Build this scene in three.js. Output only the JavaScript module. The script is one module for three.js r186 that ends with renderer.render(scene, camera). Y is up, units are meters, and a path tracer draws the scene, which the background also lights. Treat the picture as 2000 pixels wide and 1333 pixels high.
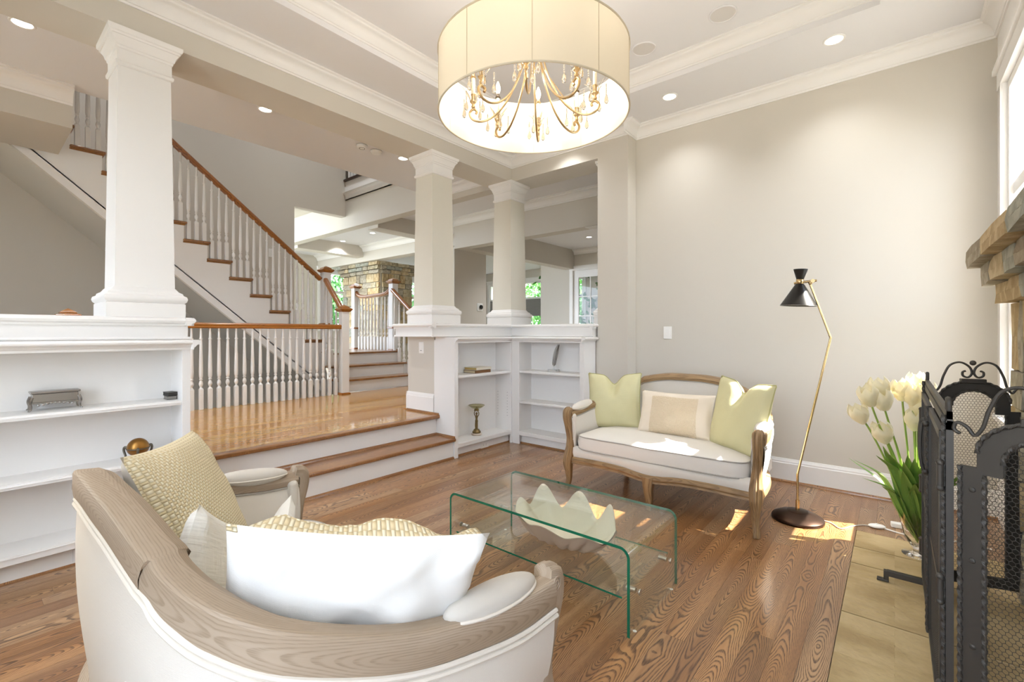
import * as THREE from 'three';
import { RoundedBoxGeometry } from 'three/addons/geometries/RoundedBoxGeometry.js';
import { mergeGeometries, toCreasedNormals, mergeVertices } from 'three/addons/utils/BufferGeometryUtils.js';
import { RectAreaLightUniformsLib } from 'three/addons/lights/RectAreaLightUniformsLib.js';

// ---------------------------------------------------------------- camera, sky, sun, exposure
const scene = new THREE.Scene();
const renderer = new THREE.WebGLRenderer({ antialias: true });
renderer.toneMapping = THREE.LinearToneMapping;
renderer.toneMappingExposure = 0.95;
renderer.shadowMap.enabled = true;
RectAreaLightUniformsLib.init();

const camera = new THREE.PerspectiveCamera(2 * Math.atan(666.5 / 898.1) * 180 / Math.PI, 2000 / 1333, 0.05, 100);
camera.position.set(0, 1.22, 0);
camera.rotation.y = 0.694;                       // the room's axes stand at this angle to the lens
camera.setViewOffset(2000, 1333, 0, 15.9, 2000, 1333);

scene.background = new THREE.Color().setRGB(0.79, 0.92, 1.1);
scene.backgroundIntensity = 10;

const sun = new THREE.DirectionalLight(new THREE.Color().setRGB(1, 0.95, 0.86), 36);
sun.position.set(0.333 * 30, 0.36 * 30, -0.117 * 30);
sun.target.position.set(0, 0, -3);
sun.position.add(sun.target.position);
sun.castShadow = true;
sun.shadow.mapSize.set(4096, 4096);
Object.assign(sun.shadow.camera, { left: -8, right: 8, top: 8, bottom: -8, near: 1, far: 60 });
scene.add(sun, sun.target);

const WARM = new THREE.Color().setRGB(0.96, 1, 1.04);
const DOWNLIGHT = 3.2;                            // candela of one recessed ceiling spot

// ---------------------------------------------------------------- helpers
function rng(seed) { let a = seed >>> 0; return () => { a = (a + 0x6D2B79F5) | 0; let t = Math.imul(a ^ (a >>> 15), 1 | a); t = (t + Math.imul(t ^ (t >>> 7), 61 | t)) ^ t; return ((t ^ (t >>> 14)) >>> 0) / 4294967296; }; }
const R0 = rng(7);
const V = (x, y, z) => new THREE.Vector3(x, y, z);
const used = {};
function numbered(n) { if (!(n in used)) { used[n] = 0; return n; } used[n]++; return n + '_' + String(used[n]).padStart(3, '0'); }
function hash3(x, y, z) { let h = Math.imul(x | 0, 374761393) ^ Math.imul(y | 0, 668265263) ^ Math.imul(z | 0, 2147483647 ^ 0x5bd1e995); h = Math.imul(h ^ (h >>> 13), 1274126177); return ((h ^ (h >>> 16)) >>> 0) / 4294967296; }
function vnoise(x, y, z = 0) {
  const xi = Math.floor(x), yi = Math.floor(y), zi = Math.floor(z), f = (t) => t * t * (3 - 2 * t), u = f(x - xi), v = f(y - yi), w = f(z - zi);
  const L = (a, b, t) => a + (b - a) * t, h = (i, j, k) => hash3(xi + i, yi + j, zi + k);
  return L(L(L(h(0, 0, 0), h(1, 0, 0), u), L(h(0, 1, 0), h(1, 1, 0), u), v), L(L(h(0, 0, 1), h(1, 0, 1), u), L(h(0, 1, 1), h(1, 1, 1), u), v), w);
}
const fbm = (x, y, z = 0, o = 4) => { let s = 0, a = 0.5, t = 0; for (let i = 0; i < o; i++) { s += a * vnoise(x, y, z); t += a; x *= 2.03; y *= 2.03; z *= 2.03; a *= 0.5; } return s / t; };

function plain(g) { let q = g.index ? g.toNonIndexed() : g; for (const k of Object.keys(q.attributes)) if (!['position', 'normal', 'uv'].includes(k)) q.deleteAttribute(k); if (!q.attributes.normal) q.computeVertexNormals(); if (!q.attributes.uv) q.setAttribute('uv', new THREE.BufferAttribute(new Float32Array(q.attributes.position.count * 2), 2)); return q; }
function join(list) { return list.length === 1 ? list[0] : mergeGeometries(list.map(plain), false); }
function boxUV(g, sc = 1) {                      // uv in metres by the way each face points
  const q = plain(g), p = q.attributes.position, n = q.attributes.normal, u = q.attributes.uv;
  for (let i = 0; i < p.count; i++) {
    const ax = Math.abs(n.getX(i)), ay = Math.abs(n.getY(i)), az = Math.abs(n.getZ(i));
    if (ay >= ax && ay >= az) u.setXY(i, p.getX(i) * sc, p.getZ(i) * sc); else if (ax >= az) u.setXY(i, p.getZ(i) * sc, p.getY(i) * sc); else u.setXY(i, p.getX(i) * sc, p.getY(i) * sc);
  }
  return q;
}
function bb(x0, x1, y0, y1, z0, z1) { const g = new THREE.BoxGeometry(Math.abs(x1 - x0), Math.abs(y1 - y0), Math.abs(z1 - z0)); g.translate((x0 + x1) / 2, (y0 + y1) / 2, (z0 + z1) / 2); return g; }
function rb(x0, x1, y0, y1, z0, z1, r = 0.005, s = 2) { const w = Math.abs(x1 - x0), h = Math.abs(y1 - y0), d = Math.abs(z1 - z0); const g = new RoundedBoxGeometry(w, h, d, s, Math.min(r, w / 2.01, h / 2.01, d / 2.01)); g.translate((x0 + x1) / 2, (y0 + y1) / 2, (z0 + z1) / 2); return g; }
function add(o, parent) { o.castShadow = o.receiveShadow = true; (parent || scene).add(o); return o; }
function mesh(name, g, m, parent) { const o = new THREE.Mesh(g, m); o.name = parent ? name : numbered(name); return add(o, parent); }
function tag(o, label, category, group) { o.userData.label = label; o.userData.category = category; if (group) o.userData.group = group; return o; }
function thing(name, label, category, [x, y, z] = [0, 0, 0], turn = 0, group) { const o = new THREE.Group(); o.name = numbered(name); scene.add(o); o.position.set(x, y, z); o.rotation.y = turn; return tag(o, label, category, group); }
function struct(name, g, m, label) { const o = mesh(name, g, m); o.userData.kind = 'structure'; if (label) o.userData.label = label; return o; }
function structGroup(name, label) { const o = new THREE.Group(); o.name = numbered(name); o.userData.kind = 'structure'; if (label) o.userData.label = label; scene.add(o); return o; }
function lathe(pts, seg = 24) { return new THREE.LatheGeometry(pts.map(([r, y]) => new THREE.Vector2(Math.max(r, 1e-4), y)), seg); }
function square(pts) {                           // a profile carried round a square, mitred: pts are [half width, height]
  const q = [];
  const c = [[1, 1], [-1, 1], [-1, -1], [1, -1]], P = (r, y, k) => [c[k % 4][0] * r, y, c[k % 4][1] * r];
  for (let i = 0; i + 1 < pts.length; i++) for (let k = 0; k < 4; k++) { const a = P(pts[i][0], pts[i][1], k), b = P(pts[i][0], pts[i][1], k + 1), d = P(pts[i + 1][0], pts[i + 1][1], k), e = P(pts[i + 1][0], pts[i + 1][1], k + 1); q.push(...a, ...d, ...b, ...b, ...d, ...e); }
  for (const [r, y, f] of [[pts[0][0], pts[0][1], -1], [pts[pts.length - 1][0], pts[pts.length - 1][1], 1]]) { const a = [0, 1, 2, 3].map((k) => P(r, y, k)); const t = f > 0 ? [0, 3, 2, 0, 2, 1] : [0, 1, 2, 0, 2, 3]; for (const i of t) q.push(...a[i]); }
  let g = new THREE.BufferGeometry(); g.setAttribute('position', new THREE.Float32BufferAttribute(q, 3)); g.computeVertexNormals();
  g = toCreasedNormals(g, 0.6);
  return boxUV(g);
}
// carry a 2-D section along a path; n = sideways (tangent x up), b = up
function sweep(path, section, { up = V(0, 1, 0), closed = false, ring = true, twist = 0, scale = null, caps = true, crease = 0 } = {}) {
  const N = path.length, M = section.length, pos = [], uv = [], idx = []; let len = 0;
  const per = [0]; for (let j = 1; j <= M; j++) { const a = section[j - 1], b = section[j % M]; per.push(per[j - 1] + Math.hypot(a[0] - b[0], a[1] - b[1])); }
  const cols = ring ? M + 1 : M;
  for (let i = 0; i < N; i++) {
    const a = path[closed ? (i - 1 + N) % N : Math.max(0, i - 1)], c = path[closed ? (i + 1) % N : Math.min(N - 1, i + 1)];
    const T = c.clone().sub(a).normalize(), n = T.clone().cross(up).normalize(), b = n.clone().cross(T).normalize();
    if (i) len += path[i].distanceTo(path[i - 1]);
    const s = scale ? scale(i / (N - 1), path[i]) : 1, sn = Array.isArray(s) ? s[0] : s, sb = Array.isArray(s) ? s[1] : s, tw = twist * len, ct = Math.cos(tw), st = Math.sin(tw);
    for (let j = 0; j < cols; j++) { const [u0, v0] = section[j % M], u = (u0 * ct - v0 * st) * sn, v = (u0 * st + v0 * ct) * sb; const p = path[i].clone().addScaledVector(n, u).addScaledVector(b, v); pos.push(p.x, p.y, p.z); uv.push(per[j], len); }
  }
  const rows = closed ? N : N - 1;
  for (let i = 0; i < rows; i++) for (let j = 0; j < cols - 1; j++) { const a = i * cols + j, b = a + 1, c = ((i + 1) % N) * cols + j, d = c + 1; idx.push(a, b, c, b, d, c); }
  if (ring && caps && !closed) for (const [e, f] of [[0, 1], [N - 1, -1]]) { const o = e * cols; for (let j = 1; j + 1 < M; j++) f > 0 ? idx.push(o, o + j + 1, o + j) : idx.push(o, o + j, o + j + 1); }
  let g = new THREE.BufferGeometry(); g.setAttribute('position', new THREE.Float32BufferAttribute(pos, 3)); g.setAttribute('uv', new THREE.Float32BufferAttribute(uv, 2)); g.setIndex(idx); g.computeVertexNormals();
  if (ring) g = toCreasedNormals(g, crease || 0.7);
  return g;
}
function curve(pts, n, closed = false) { return new THREE.CatmullRomCurve3(pts.map((p) => p.isVector3 ? p : V(...p)), closed, 'centripetal').getPoints(n); }
function tube(pts, r, n = 24, k = 8, closed = false) { return new THREE.TubeGeometry(new THREE.CatmullRomCurve3(pts.map((p) => p.isVector3 ? p : V(...p)), closed, 'centripetal'), n, r, k, closed); }
function straight(a, b, r, k = 8) { const p = V(...a), q = V(...b); const g = new THREE.CylinderGeometry(r, r, p.distanceTo(q), k); g.applyQuaternion(new THREE.Quaternion().setFromUnitVectors(V(0, 1, 0), q.clone().sub(p).normalize())); g.translate((p.x + q.x) / 2, (p.y + q.y) / 2, (p.z + q.z) / 2); return g; }
const circle = (r, k = 10) => Array.from({ length: k }, (_, i) => [r * Math.cos(-i / k * 2 * Math.PI), r * Math.sin(-i / k * 2 * Math.PI)]);
// a straight moulding: profile [[out, up]] closed, from a to b; out is to the side given
function moulding(a, b, out, prof) {
  const A = V(...a), B = V(...b), O = V(...out), q = [], n = prof.length;
  const P = (e, [o, u]) => { const p = e.clone().addScaledVector(O, o); p.y += u; return p; };
  const tri = (x, y, z) => q.push(x.x, x.y, x.z, y.x, y.y, y.z, z.x, z.y, z.z);
  const T = B.clone().sub(A).normalize(); const flip = V(0, 1, 0).cross(O).dot(T) < 0;
  for (let i = 0; i < n; i++) { const p = prof[i], r = prof[(i + 1) % n], a0 = P(A, p), a1 = P(A, r), b0 = P(B, p), b1 = P(B, r); if (flip) { tri(a0, b0, a1); tri(a1, b0, b1); } else { tri(a0, a1, b0); tri(a1, b1, b0); } }
  for (const [e, s] of [[A, 1], [B, -1]]) { const shape = THREE.ShapeUtils.triangulateShape(prof.map(([x, y]) => new THREE.Vector2(x, y)), []); for (const [i, j, k] of shape) (s > 0) !== flip ? tri(P(e, prof[i]), P(e, prof[k]), P(e, prof[j])) : tri(P(e, prof[i]), P(e, prof[j]), P(e, prof[k])); }
  let g = new THREE.BufferGeometry(); g.setAttribute('position', new THREE.Float32BufferAttribute(q, 3)); g.computeVertexNormals();
  return boxUV(toCreasedNormals(g, 0.5));
}
const crownProfile = (w, h) => { const p = [[0, 0], [0.1, 0], [0.13, 0.1], [0.2, 0.12]]; for (let i = 0; i <= 6; i++) { const t = i / 6 * Math.PI / 2; p.push([0.2 + 0.55 * (1 - Math.cos(t)), 0.14 + 0.58 * Math.sin(t)]); } p.push([0.82, 0.76], [0.85, 0.86], [1, 0.9], [1, 1], [0, 1]); return p.map(([a, b]) => [a * w, b * h]); };
const baseProfile = (w, h) => [[0, 0], [w, 0], [w, h * 0.8], [w * 0.75, h * 0.83], [w * 0.8, h * 0.88], [w * 0.35, h * 0.97], [w * 0.3, h], [0, h]];

// ---------------------------------------------------------------- textures and materials
function tex(w, h, fn, srgb = true, rep = null) {
  const d = new Uint8Array(w * h * 4);
  for (let j = 0; j < h; j++) for (let i = 0; i < w; i++) { const c = fn(i / w, j / h), k = (j * w + i) * 4; if (typeof c === 'number') d[k] = d[k + 1] = d[k + 2] = Math.max(0, Math.min(255, c * 255)); else { d[k] = c[0]; d[k + 1] = c[1]; d[k + 2] = c[2]; } d[k + 3] = 255; }
  const t = new THREE.DataTexture(d, w, h); t.magFilter = THREE.LinearFilter; t.minFilter = THREE.LinearMipmapLinearFilter; t.generateMipmaps = true; t.wrapS = t.wrapT = THREE.RepeatWrapping; if (srgb) t.colorSpace = THREE.SRGBColorSpace; if (rep) t.repeat.set(rep[0], rep[1]); t.needsUpdate = true; return t;
}
const mix3 = (a, b, t) => [a[0] + (b[0] - a[0]) * t, a[1] + (b[1] - a[1]) * t, a[2] + (b[2] - a[2]) * t];
const sst = (a, b, x) => { const t = Math.max(0, Math.min(1, (x - a) / (b - a))); return t * t * (3 - 2 * t); };
// one oak board: u across (0..1), v along (0..1), growth rings cut at a slant
function oak(seed, light, mid, dark, strength, wide = 0.09, long = 1.3, plainSawn = true) {
  const r = rng(seed), cx = 0.2 + r() * 0.6, off = 0.4 + r() * 1.2, k = 60 + r() * 40, s1 = r() * 100;
  return (u, v) => {
    const x = (u - cx) * wide, y = v * long, wob = (fbm(x * 9 + s1, y * 2.2, 1, 3) - 0.5);
    let ring;
    if (plainSawn) { const dd = 0.012 + 0.055 * Math.abs(Math.sin((y * 1.15 + off) * 1.9)) + wob * 0.05; ring = Math.sqrt(x * x * 1.0 + dd * dd) * k * 2.6; }
    else ring = (x * 2.2 + wob * 0.02) * k * 3.0;
    ring += (fbm(x * 60 + s1, y * 5, 3, 2) - 0.5) * 0.5;
    const f = ring - Math.floor(ring), line = sst(0.45, 0.82, f) * (1 - sst(0.93, 1, f));
    const pore = vnoise(u * 150 + s1, y * 14, 2), tone = fbm(u * 3 + s1, y * 1.5, 7, 3);
    let c = mix3(light, mid, sst(0.25, 0.75, tone));
    const dots = sst(0.35, 0.6, vnoise(u * 110 + s1, y * 45, 9)) * 0.55 + 0.45;
    c = mix3(c, dark, Math.min(1, line * strength * dots + sst(0.72, 0.9, pore) * 0.18 * strength));
    return c;
  };
}
const std = (o) => new THREE.MeshStandardMaterial(o);
const phys = (o) => new THREE.MeshPhysicalMaterial(o);
const linen = tex(128, 128, (u, v) => 0.5 + 0.22 * Math.sin(u * 2 * Math.PI * 16) * Math.sin(v * 2 * Math.PI * 16) + 0.28 * (vnoise(u * 64, v * 6) - 0.5) + 0.28 * (vnoise(u * 6 + 9, v * 64) - 0.5), false, [22, 22]);
const rough1 = tex(128, 128, (u, v) => 0.35 + 0.3 * fbm(u * 8, v * 8, 0, 4), false, [1, 1]);

const mWall = std({ color: 0xd0c9bd, roughness: 0.62 });
const mCeil = std({ color: 0xe8e6e6, roughness: 0.8 });
const mTrim = std({ color: 0xefece8, roughness: 0.38 });
const mTrimSoft = std({ color: 0xefece8, roughness: 0.42 });
const mSteel = std({ color: 0xb9b6b0, metalness: 1, roughness: 0.28 });
const mSilver = std({ color: 0xa8a5a1, metalness: 1, roughness: 0.26 });
const mBlack = std({ color: 0x0d0c0c, roughness: 0.45 });
const mIron = std({ color: 0x34322f, metalness: 0.55, roughness: 0.5 });
const mGold = std({ color: 0xccb284, metalness: 1, roughness: 0.25 });
const mPlate = std({ color: 0xf0eee9, roughness: 0.35 });
const mSlot = std({ color: 0x4a4845, roughness: 0.6 });
const mGlassPane = phys({ color: 0xffffff, roughness: 0, transmission: 1, thickness: 0, ior: 1.45 });

const floorTex = Array.from({ length: 7 }, (_, i) => tex(160, 1024, oak(100 + i * 7, [186, 148, 108], [158, 119, 81], [84, 58, 38], 0.95, 0.09, 1.3, i !== 6)));
const hallTex = Array.from({ length: 4 }, (_, i) => tex(128, 1024, oak(300 + i * 7, [208, 162, 88], [188, 138, 62], [134, 88, 36], 0.6, 0.09, 1.3, i < 3)));
const railTex = tex(256, 512, oak(501, [186, 118, 42], [158, 93, 25], [98, 54, 14], 0.75, 0.12, 0.9), true, [8, 1.1]);
const treadTex = tex(256, 512, oak(502, [172, 124, 76], [148, 100, 56], [98, 62, 32], 0.8, 0.3, 0.9), true, [3.4, 1.1]);
const sofaTex = tex(256, 512, oak(503, [178, 161, 142], [155, 136, 115], [116, 98, 78], 0.4, 0.1, 0.7), true, [9, 1.4]);
for (const t of [...floorTex, ...hallTex, railTex, treadTex, sofaTex]) t.wrapS = t.wrapT = THREE.MirroredRepeatWrapping;
const floorMats = []; const tones = [0xffffff, 0xe9dccf, 0xfff0dc];
for (const t of floorTex) for (const c of tones) floorMats.push(phys({ map: t, color: c, roughness: 0.3, clearcoat: 0.35, clearcoatRoughness: 0.12, bumpMap: null }));
const hallMats = []; for (const t of hallTex) for (const c of [0xffffff, 0xf2e2cc]) hallMats.push(phys({ map: t, color: c, roughness: 0.26, clearcoat: 0.6, clearcoatRoughness: 0.06 }));
const mRail = phys({ map: railTex, roughness: 0.3, clearcoat: 0.5, clearcoatRoughness: 0.1 });
const mTread = phys({ map: treadTex, roughness: 0.3, clearcoat: 0.4, clearcoatRoughness: 0.12 });
const mSofaWood = std({ map: sofaTex, roughness: 0.6 });
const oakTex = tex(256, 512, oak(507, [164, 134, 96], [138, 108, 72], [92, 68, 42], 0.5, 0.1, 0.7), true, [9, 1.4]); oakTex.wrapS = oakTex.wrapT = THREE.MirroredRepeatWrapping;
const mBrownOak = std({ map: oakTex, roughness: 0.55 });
const mBaluster = std({ color: 0xefece8, roughness: 0.35 });

// ---------------------------------------------------------------- the setting
const XB = -3.47, XBb = -3.83, ZB = -4.16, ZBb = -4.52, ZW = -4.34, XR = 0.517, ZN = 0.6;
const CEIL = 3.27, BEAM = 3.0, CROWN = 3.15, TRAY = 3.42, HALL = 0.4, HCEIL = 3.3;

function wallHoles(axis, t0, t1, a0, a1, h0, h1, holes = []) {   // a wall with openings, as boxes round them
  const B = (s0, s1, y0, y1) => axis === 'x' ? bb(t0, t1, y0, y1, s0, s1) : bb(s0, s1, y0, y1, t0, t1);
  const g = []; let s = a0;
  for (const [b0, b1, y0, y1] of [...holes].sort((p, q) => p[0] - q[0])) { if (b0 > s) g.push(B(s, b0, h0, h1)); if (y0 > h0) g.push(B(b0, b1, h0, y0)); if (y1 < h1) g.push(B(b0, b1, y1, h1)); s = b1; }
  if (s < a1) g.push(B(s, a1, h0, h1));
  return boxUV(join(g));
}
function makeWindow(n, label, axis, at, out, thick, a0, a1, h0, h1, cols, rows, rail = []) {
  const g = structGroup('window_' + n, label), m = (s0, s1, y0, y1, d0, d1) => { const p = at + out * d0, q = at + out * d1; return axis === 'x' ? bb(Math.min(p, q), Math.max(p, q), y0, y1, s0, s1) : bb(s0, s1, y0, y1, Math.min(p, q), Math.max(p, q)); };
  const c = 0.1;
  mesh('casing', boxUV(join([m(a0 - c, a0 - 0.001, h0, h1 + 0.01, -0.02, 0), m(a1 + 0.001, a1 + c, h0, h1 + 0.01, -0.02, 0), m(a0 - c - 0.02, a1 + c + 0.02, h1, h1 + c, -0.03, 0), m(a0 - c - 0.03, a1 + c + 0.03, h1 + c, h1 + c + 0.03, -0.05, 0), m(a0 - 0.014, a0 - 0.003, h0, h1, -0.03, -0.019), m(a1 + 0.003, a1 + 0.014, h0, h1, -0.03, -0.019)])), mTrim, g);
  mesh('sill', boxUV(m(a0 - c - 0.02, a1 + c + 0.02, h0 - 0.03, h0, -0.05, 0.02)), mTrim, g);
  mesh('frame', boxUV(join([m(a0 + 0.001, a0 + 0.045, h0, h1, 0.002, thick), m(a1 - 0.045, a1 - 0.001, h0, h1, 0.002, thick), m(a0 + 0.04, a1 - 0.04, h0, h0 + 0.05, 0.003, thick - 0.001), m(a0 + 0.04, a1 - 0.04, h1 - 0.05, h1 - 0.001, 0.003, thick - 0.001), ...rail.map((y) => m(a0 + 0.04, a1 - 0.04, y - 0.035, y + 0.035, 0.02, thick - 0.02))])), mTrim, g);
  const u0 = a0 + 0.045, u1 = a1 - 0.045, stops = [h0 + 0.05, ...rail, h1 - 0.05], bars = [];
  for (let r = 0; r + 1 < stops.length; r++) {
    const y0 = stops[r], y1 = stops[r + 1], rr = Array.isArray(rows) ? rows[r] : rows;
    for (let i = 1; i < cols; i++) bars.push(m(u0 + (u1 - u0) * i / cols - 0.009, u0 + (u1 - u0) * i / cols + 0.009, y0, y1, thick * 0.4, thick * 0.6));
    for (let j = 1; j < rr; j++) bars.push(m(u0, u1, y0 + (y1 - y0) * j / rr - 0.009, y0 + (y1 - y0) * j / rr + 0.009, thick * 0.4, thick * 0.6));
    for (let i = 0; i < cols; i++) for (let j = 0; j < rr; j++) { const p = m(u0 + (u1 - u0) * i / cols, u0 + (u1 - u0) * (i + 1) / cols, y0 + (y1 - y0) * j / rr, y0 + (y1 - y0) * (j + 1) / rr, thick * 0.5, thick * 0.5 + 0.001); const q = new THREE.PlaneGeometry(axis === 'x' ? (u1 - u0) / cols : (u1 - u0) / cols, (y1 - y0) / rr); if (axis === 'x') q.rotateY(Math.PI / 2); const ua = u0 + (u1 - u0) * (i + 0.5) / cols, ya = y0 + (y1 - y0) * (j + 0.5) / rr, da = at + out * thick * 0.5; axis === 'x' ? q.translate(da, ya, ua) : q.translate(ua, ya, da); mesh('pane', q, mGlassPane, g); }
  }
  if (bars.length) mesh('glazing_bar', boxUV(join(bars)), mTrim, g);
  return g;
}

// floors
const floor = struct('floor', boxUV(join([bb(-3.5, 0.7, -0.12, -0.016, -4.5, 0.8), bb(-3.35, 0.52, -0.016, -0.0005, 0.25, 0.6)])), std({ color: 0x9a724e, roughness: 0.5 }), 'medium brown oak strip floor of the sitting room');
{
  const r = rng(11);
  const plank = (x0, x1, z0, z1, y, list, parent) => {
    const g = new THREE.BoxGeometry(x1 - x0 - 0.0007, 0.0158, z1 - z0 - 0.0007); g.translate((x0 + x1) / 2, y - 0.0079, (z0 + z1) / 2);
    const p = g.attributes.position, u = g.attributes.uv, o = r(), f = r() < 0.5 ? 1 : -1; for (let i = 0; i < p.count; i++) u.setXY(i, (p.getX(i) - x0) / (x1 - x0), f * (p.getZ(i) - z0) / 1.3 + o);
    mesh('plank', g, list[Math.floor(r() * list.length)], parent);
  };
  const row = (x0, x1, za, zb, y, list, parent, lo, hi) => { let z = za - r() * 0.9; while (z < zb) { const L = lo + r() * (hi - lo), s = Math.max(z, za), e = Math.min(z + L, zb); if (e - s > 0.03) plank(x0, x1, s, e, y, list, parent); z += L; } };
  const W = 0.0915;
  for (let i = 0; i < 35; i++) row(-0.182 - W * (i + 1), -0.182 - W * i, ZW, 0.25, 0, floorMats, floor, 0.8, 2.1);
  for (let i = 0; i < 8; i++) row(-0.182 + W * i, Math.min(XR, -0.182 + W * (i + 1)), ZW, -3.547, 0, floorMats, floor, 0.5, 0.9);
  for (let i = 0; i < 8; i++) row(-0.182 + W * i, Math.min(XR, -0.182 + W * (i + 1)), -1.4, 0.25, 0, floorMats, floor, 0.6, 1.7);
  // raised hall floor
  const hall = struct('floor_hall', boxUV(join([bb(-5.75, -3.55, 0, HALL - 0.016, -3.06, 2.8), bb(-5.75, -4.0, 0, HALL - 0.016, -5.8, -3.06)])), std({ color: 0xb98a50, roughness: 0.5 }), 'raised golden oak floor of the stair hall');
  struct('floor_far', boxUV(join([bb(-6.2, -1.5, 0.0, HALL - 0.001, -9.6, -4.53), bb(-12, -6.45, 0.0, HALL - 0.001, -12, -4.75)])), std({ color: 0xa79a88, roughness: 0.6 }), 'pale floor of the rooms beyond the hall');
  for (let i = 0; i < 25; i++) { const x1 = -3.535 - W * i; row(Math.max(-5.75, x1 - W), x1, x1 > -4.02 ? -3.058 : -4.5, 0.3, HALL, hallMats, hall, 0.9, 2.2); }
}
// living room walls
struct('wall_back', boxUV(join([bb(-1.995, XR + 0.2, 0, 3.7, ZW - 0.2, ZW), bb(-2.326, -1.995, 0, 3.7, ZW - 0.2, ZB)])), mWall, 'plain beige wall behind the small settee');
struct('wall_right', wallHoles('x', XR, XR + 0.19, ZW - 0.2, ZN + 0.2, -0.1, 3.7, [[-4.0, -3.31, 0.72, 2.72], [-3.03, -2.12, 0.02, 0.86]]), mTrim, 'white wall with the tall window beside the fireplace');
struct('wall_near', wallHoles('z', ZN, ZN + 0.2, -3.83, XR + 0.2, -0.1, 3.7, [[-2.85, -1.95, 0.5, 2.7], [-0.65, 0.4, 0.5, 2.7]]), mWall, 'beige window wall behind the viewer');
// window beside the fireplace and the pair behind the viewer
const win1 = makeWindow(1, 'tall white window beside the stone fireplace', 'x', XR, 1, 0.14, -4.0, -3.31, 0.72, 2.72, 1, [1, 1, 1], [1.27, 2.07]);
mesh('added_wide_rail', boxUV(bb(XR + 0.022, XR + 0.118, 1.2, 1.42, -3.96, -3.35)), mTrim, win1);  // extra wide bar added over the rail to cut the sun patches
struct('wall_sun_block', boxUV(bb(0.71, 1.75, -0.5, 3.6, -4.52, -4.37)), mTrim, 'added unseen white wall outside that blocks part of the sun');  // added outside wall, keeps the sun off the far side of the window
makeWindow(2, 'large white window in the wall behind the viewer', 'z', ZN, 1, 0.14, -2.85, -1.95, 0.5, 2.7, 2, [2, 2], [2.0]);
makeWindow(3, 'large white window behind the viewer next to the fireplace wall', 'z', ZN, 1, 0.14, -0.65, 0.4, 0.5, 2.7, 2, [2, 2], [2.0]);
// beams over the openings and the half walls
struct('trim_1', boxUV(join([bb(XBb, XB, BEAM, 3.6, -4.52, ZN), bb(XB, -2.326, BEAM, 3.6, ZBb, ZB)])), mWall, 'beige beam running over the square columns');
struct('wall_left', boxUV(join([bb(XBb, -3.5, 0, 1.18, -0.9, 2.8), bb(-4.0, -3.575, HALL, 1.18, -4.5, -3.07), bb(-3.6, -2.326, 0, 1.18, ZBb, -4.17)])), mWall, 'low beige half wall under the columns');
{ // ledge on the half walls with a rounded nosing
  const nose = (a, b, out, y) => moulding(a, b, out, [[-0.02, 0], [0.012, 0], [0.012, 0.012], [0.028, 0.018], [0.036, 0.03], [0.03, 0.044], [0.01, 0.05], [-0.02, 0.05]].map(([p, q]) => [p, q + y]));
  const bead = (a, b, out, y) => moulding(a, b, out, [[-0.01, 0], [0.012, 0], [0.014, 0.008], [0.008, 0.016], [-0.01, 0.016]].map(([p, q]) => [p, q + y]));
  struct('trim_2', join([boxUV(bb(XBb - 0.02, -3.42, 1.18, 1.312, -0.92, 2.8)), nose([-3.42, 0, 2.8], [-3.42, 0, -0.95], [1, 0, 0], 1.264), bead([-3.42, 0, 2.8], [-3.42, 0, -0.93], [1, 0, 0], 1.18), nose([-3.84, 0, -0.92], [-3.385, 0, -0.92], [0, 0, -1], 1.264), bead([-3.84, 0, -0.92], [-3.41, 0, -0.92], [0, 0, -1], 1.18)]), mTrim, 'white moulded ledge on top of the long bookcase');
  struct('trim_3', join([boxUV(join([bb(-4.0, -3.42, 1.18, 1.312, -4.5, -2.91), bb(-3.9, -2.35, 1.18, 1.312, -4.5, -4.1)])), nose([-3.42, 0, -2.88], [-3.42, 0, -4.1], [1, 0, 0], 1.264), bead([-3.42, 0, -2.9], [-3.42, 0, -4.1], [1, 0, 0], 1.18), nose([-3.42, 0, -4.1], [-2.32, 0, -4.1], [0, 0, 1], 1.264), bead([-3.42, 0, -4.1], [-2.34, 0, -4.1], [0, 0, 1], 1.18), nose([-4.01, 0, -2.91], [-3.385, 0, -2.91], [0, 0, 1], 1.264), bead([-4.01, 0, -2.91], [-3.41, 0, -2.91], [0, 0, 1], 1.18), nose([-2.35, 0, -4.07], [-2.35, 0, -4.16], [1, 0, 0], 1.264)]), mTrim, 'white moulded ledge on top of the corner bookcases');
}
struct('baseboard_hall', join([moulding([-4.0, HALL, -3.07], [-3.575, HALL, -3.07], [0, 0, 1], baseProfile(0.016, 0.2)), moulding([-4.0, HALL, -4.4], [-4.0, HALL, -3.055], [-1, 0, 0], baseProfile(0.016, 0.2))]), mTrim, 'white baseboard on the stub wall by the steps');
struct('baseboard_back', join([moulding([-1.995, 0.0, ZW], [XR, 0.0, ZW], [0, 0, 1], baseProfile(0.018, 0.19)), moulding([-2.34, 0, ZB], [-1.977, 0, ZB], [0, 0, 1], baseProfile(0.018, 0.19))]), mTrim, 'white baseboard along the beige wall');
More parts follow.
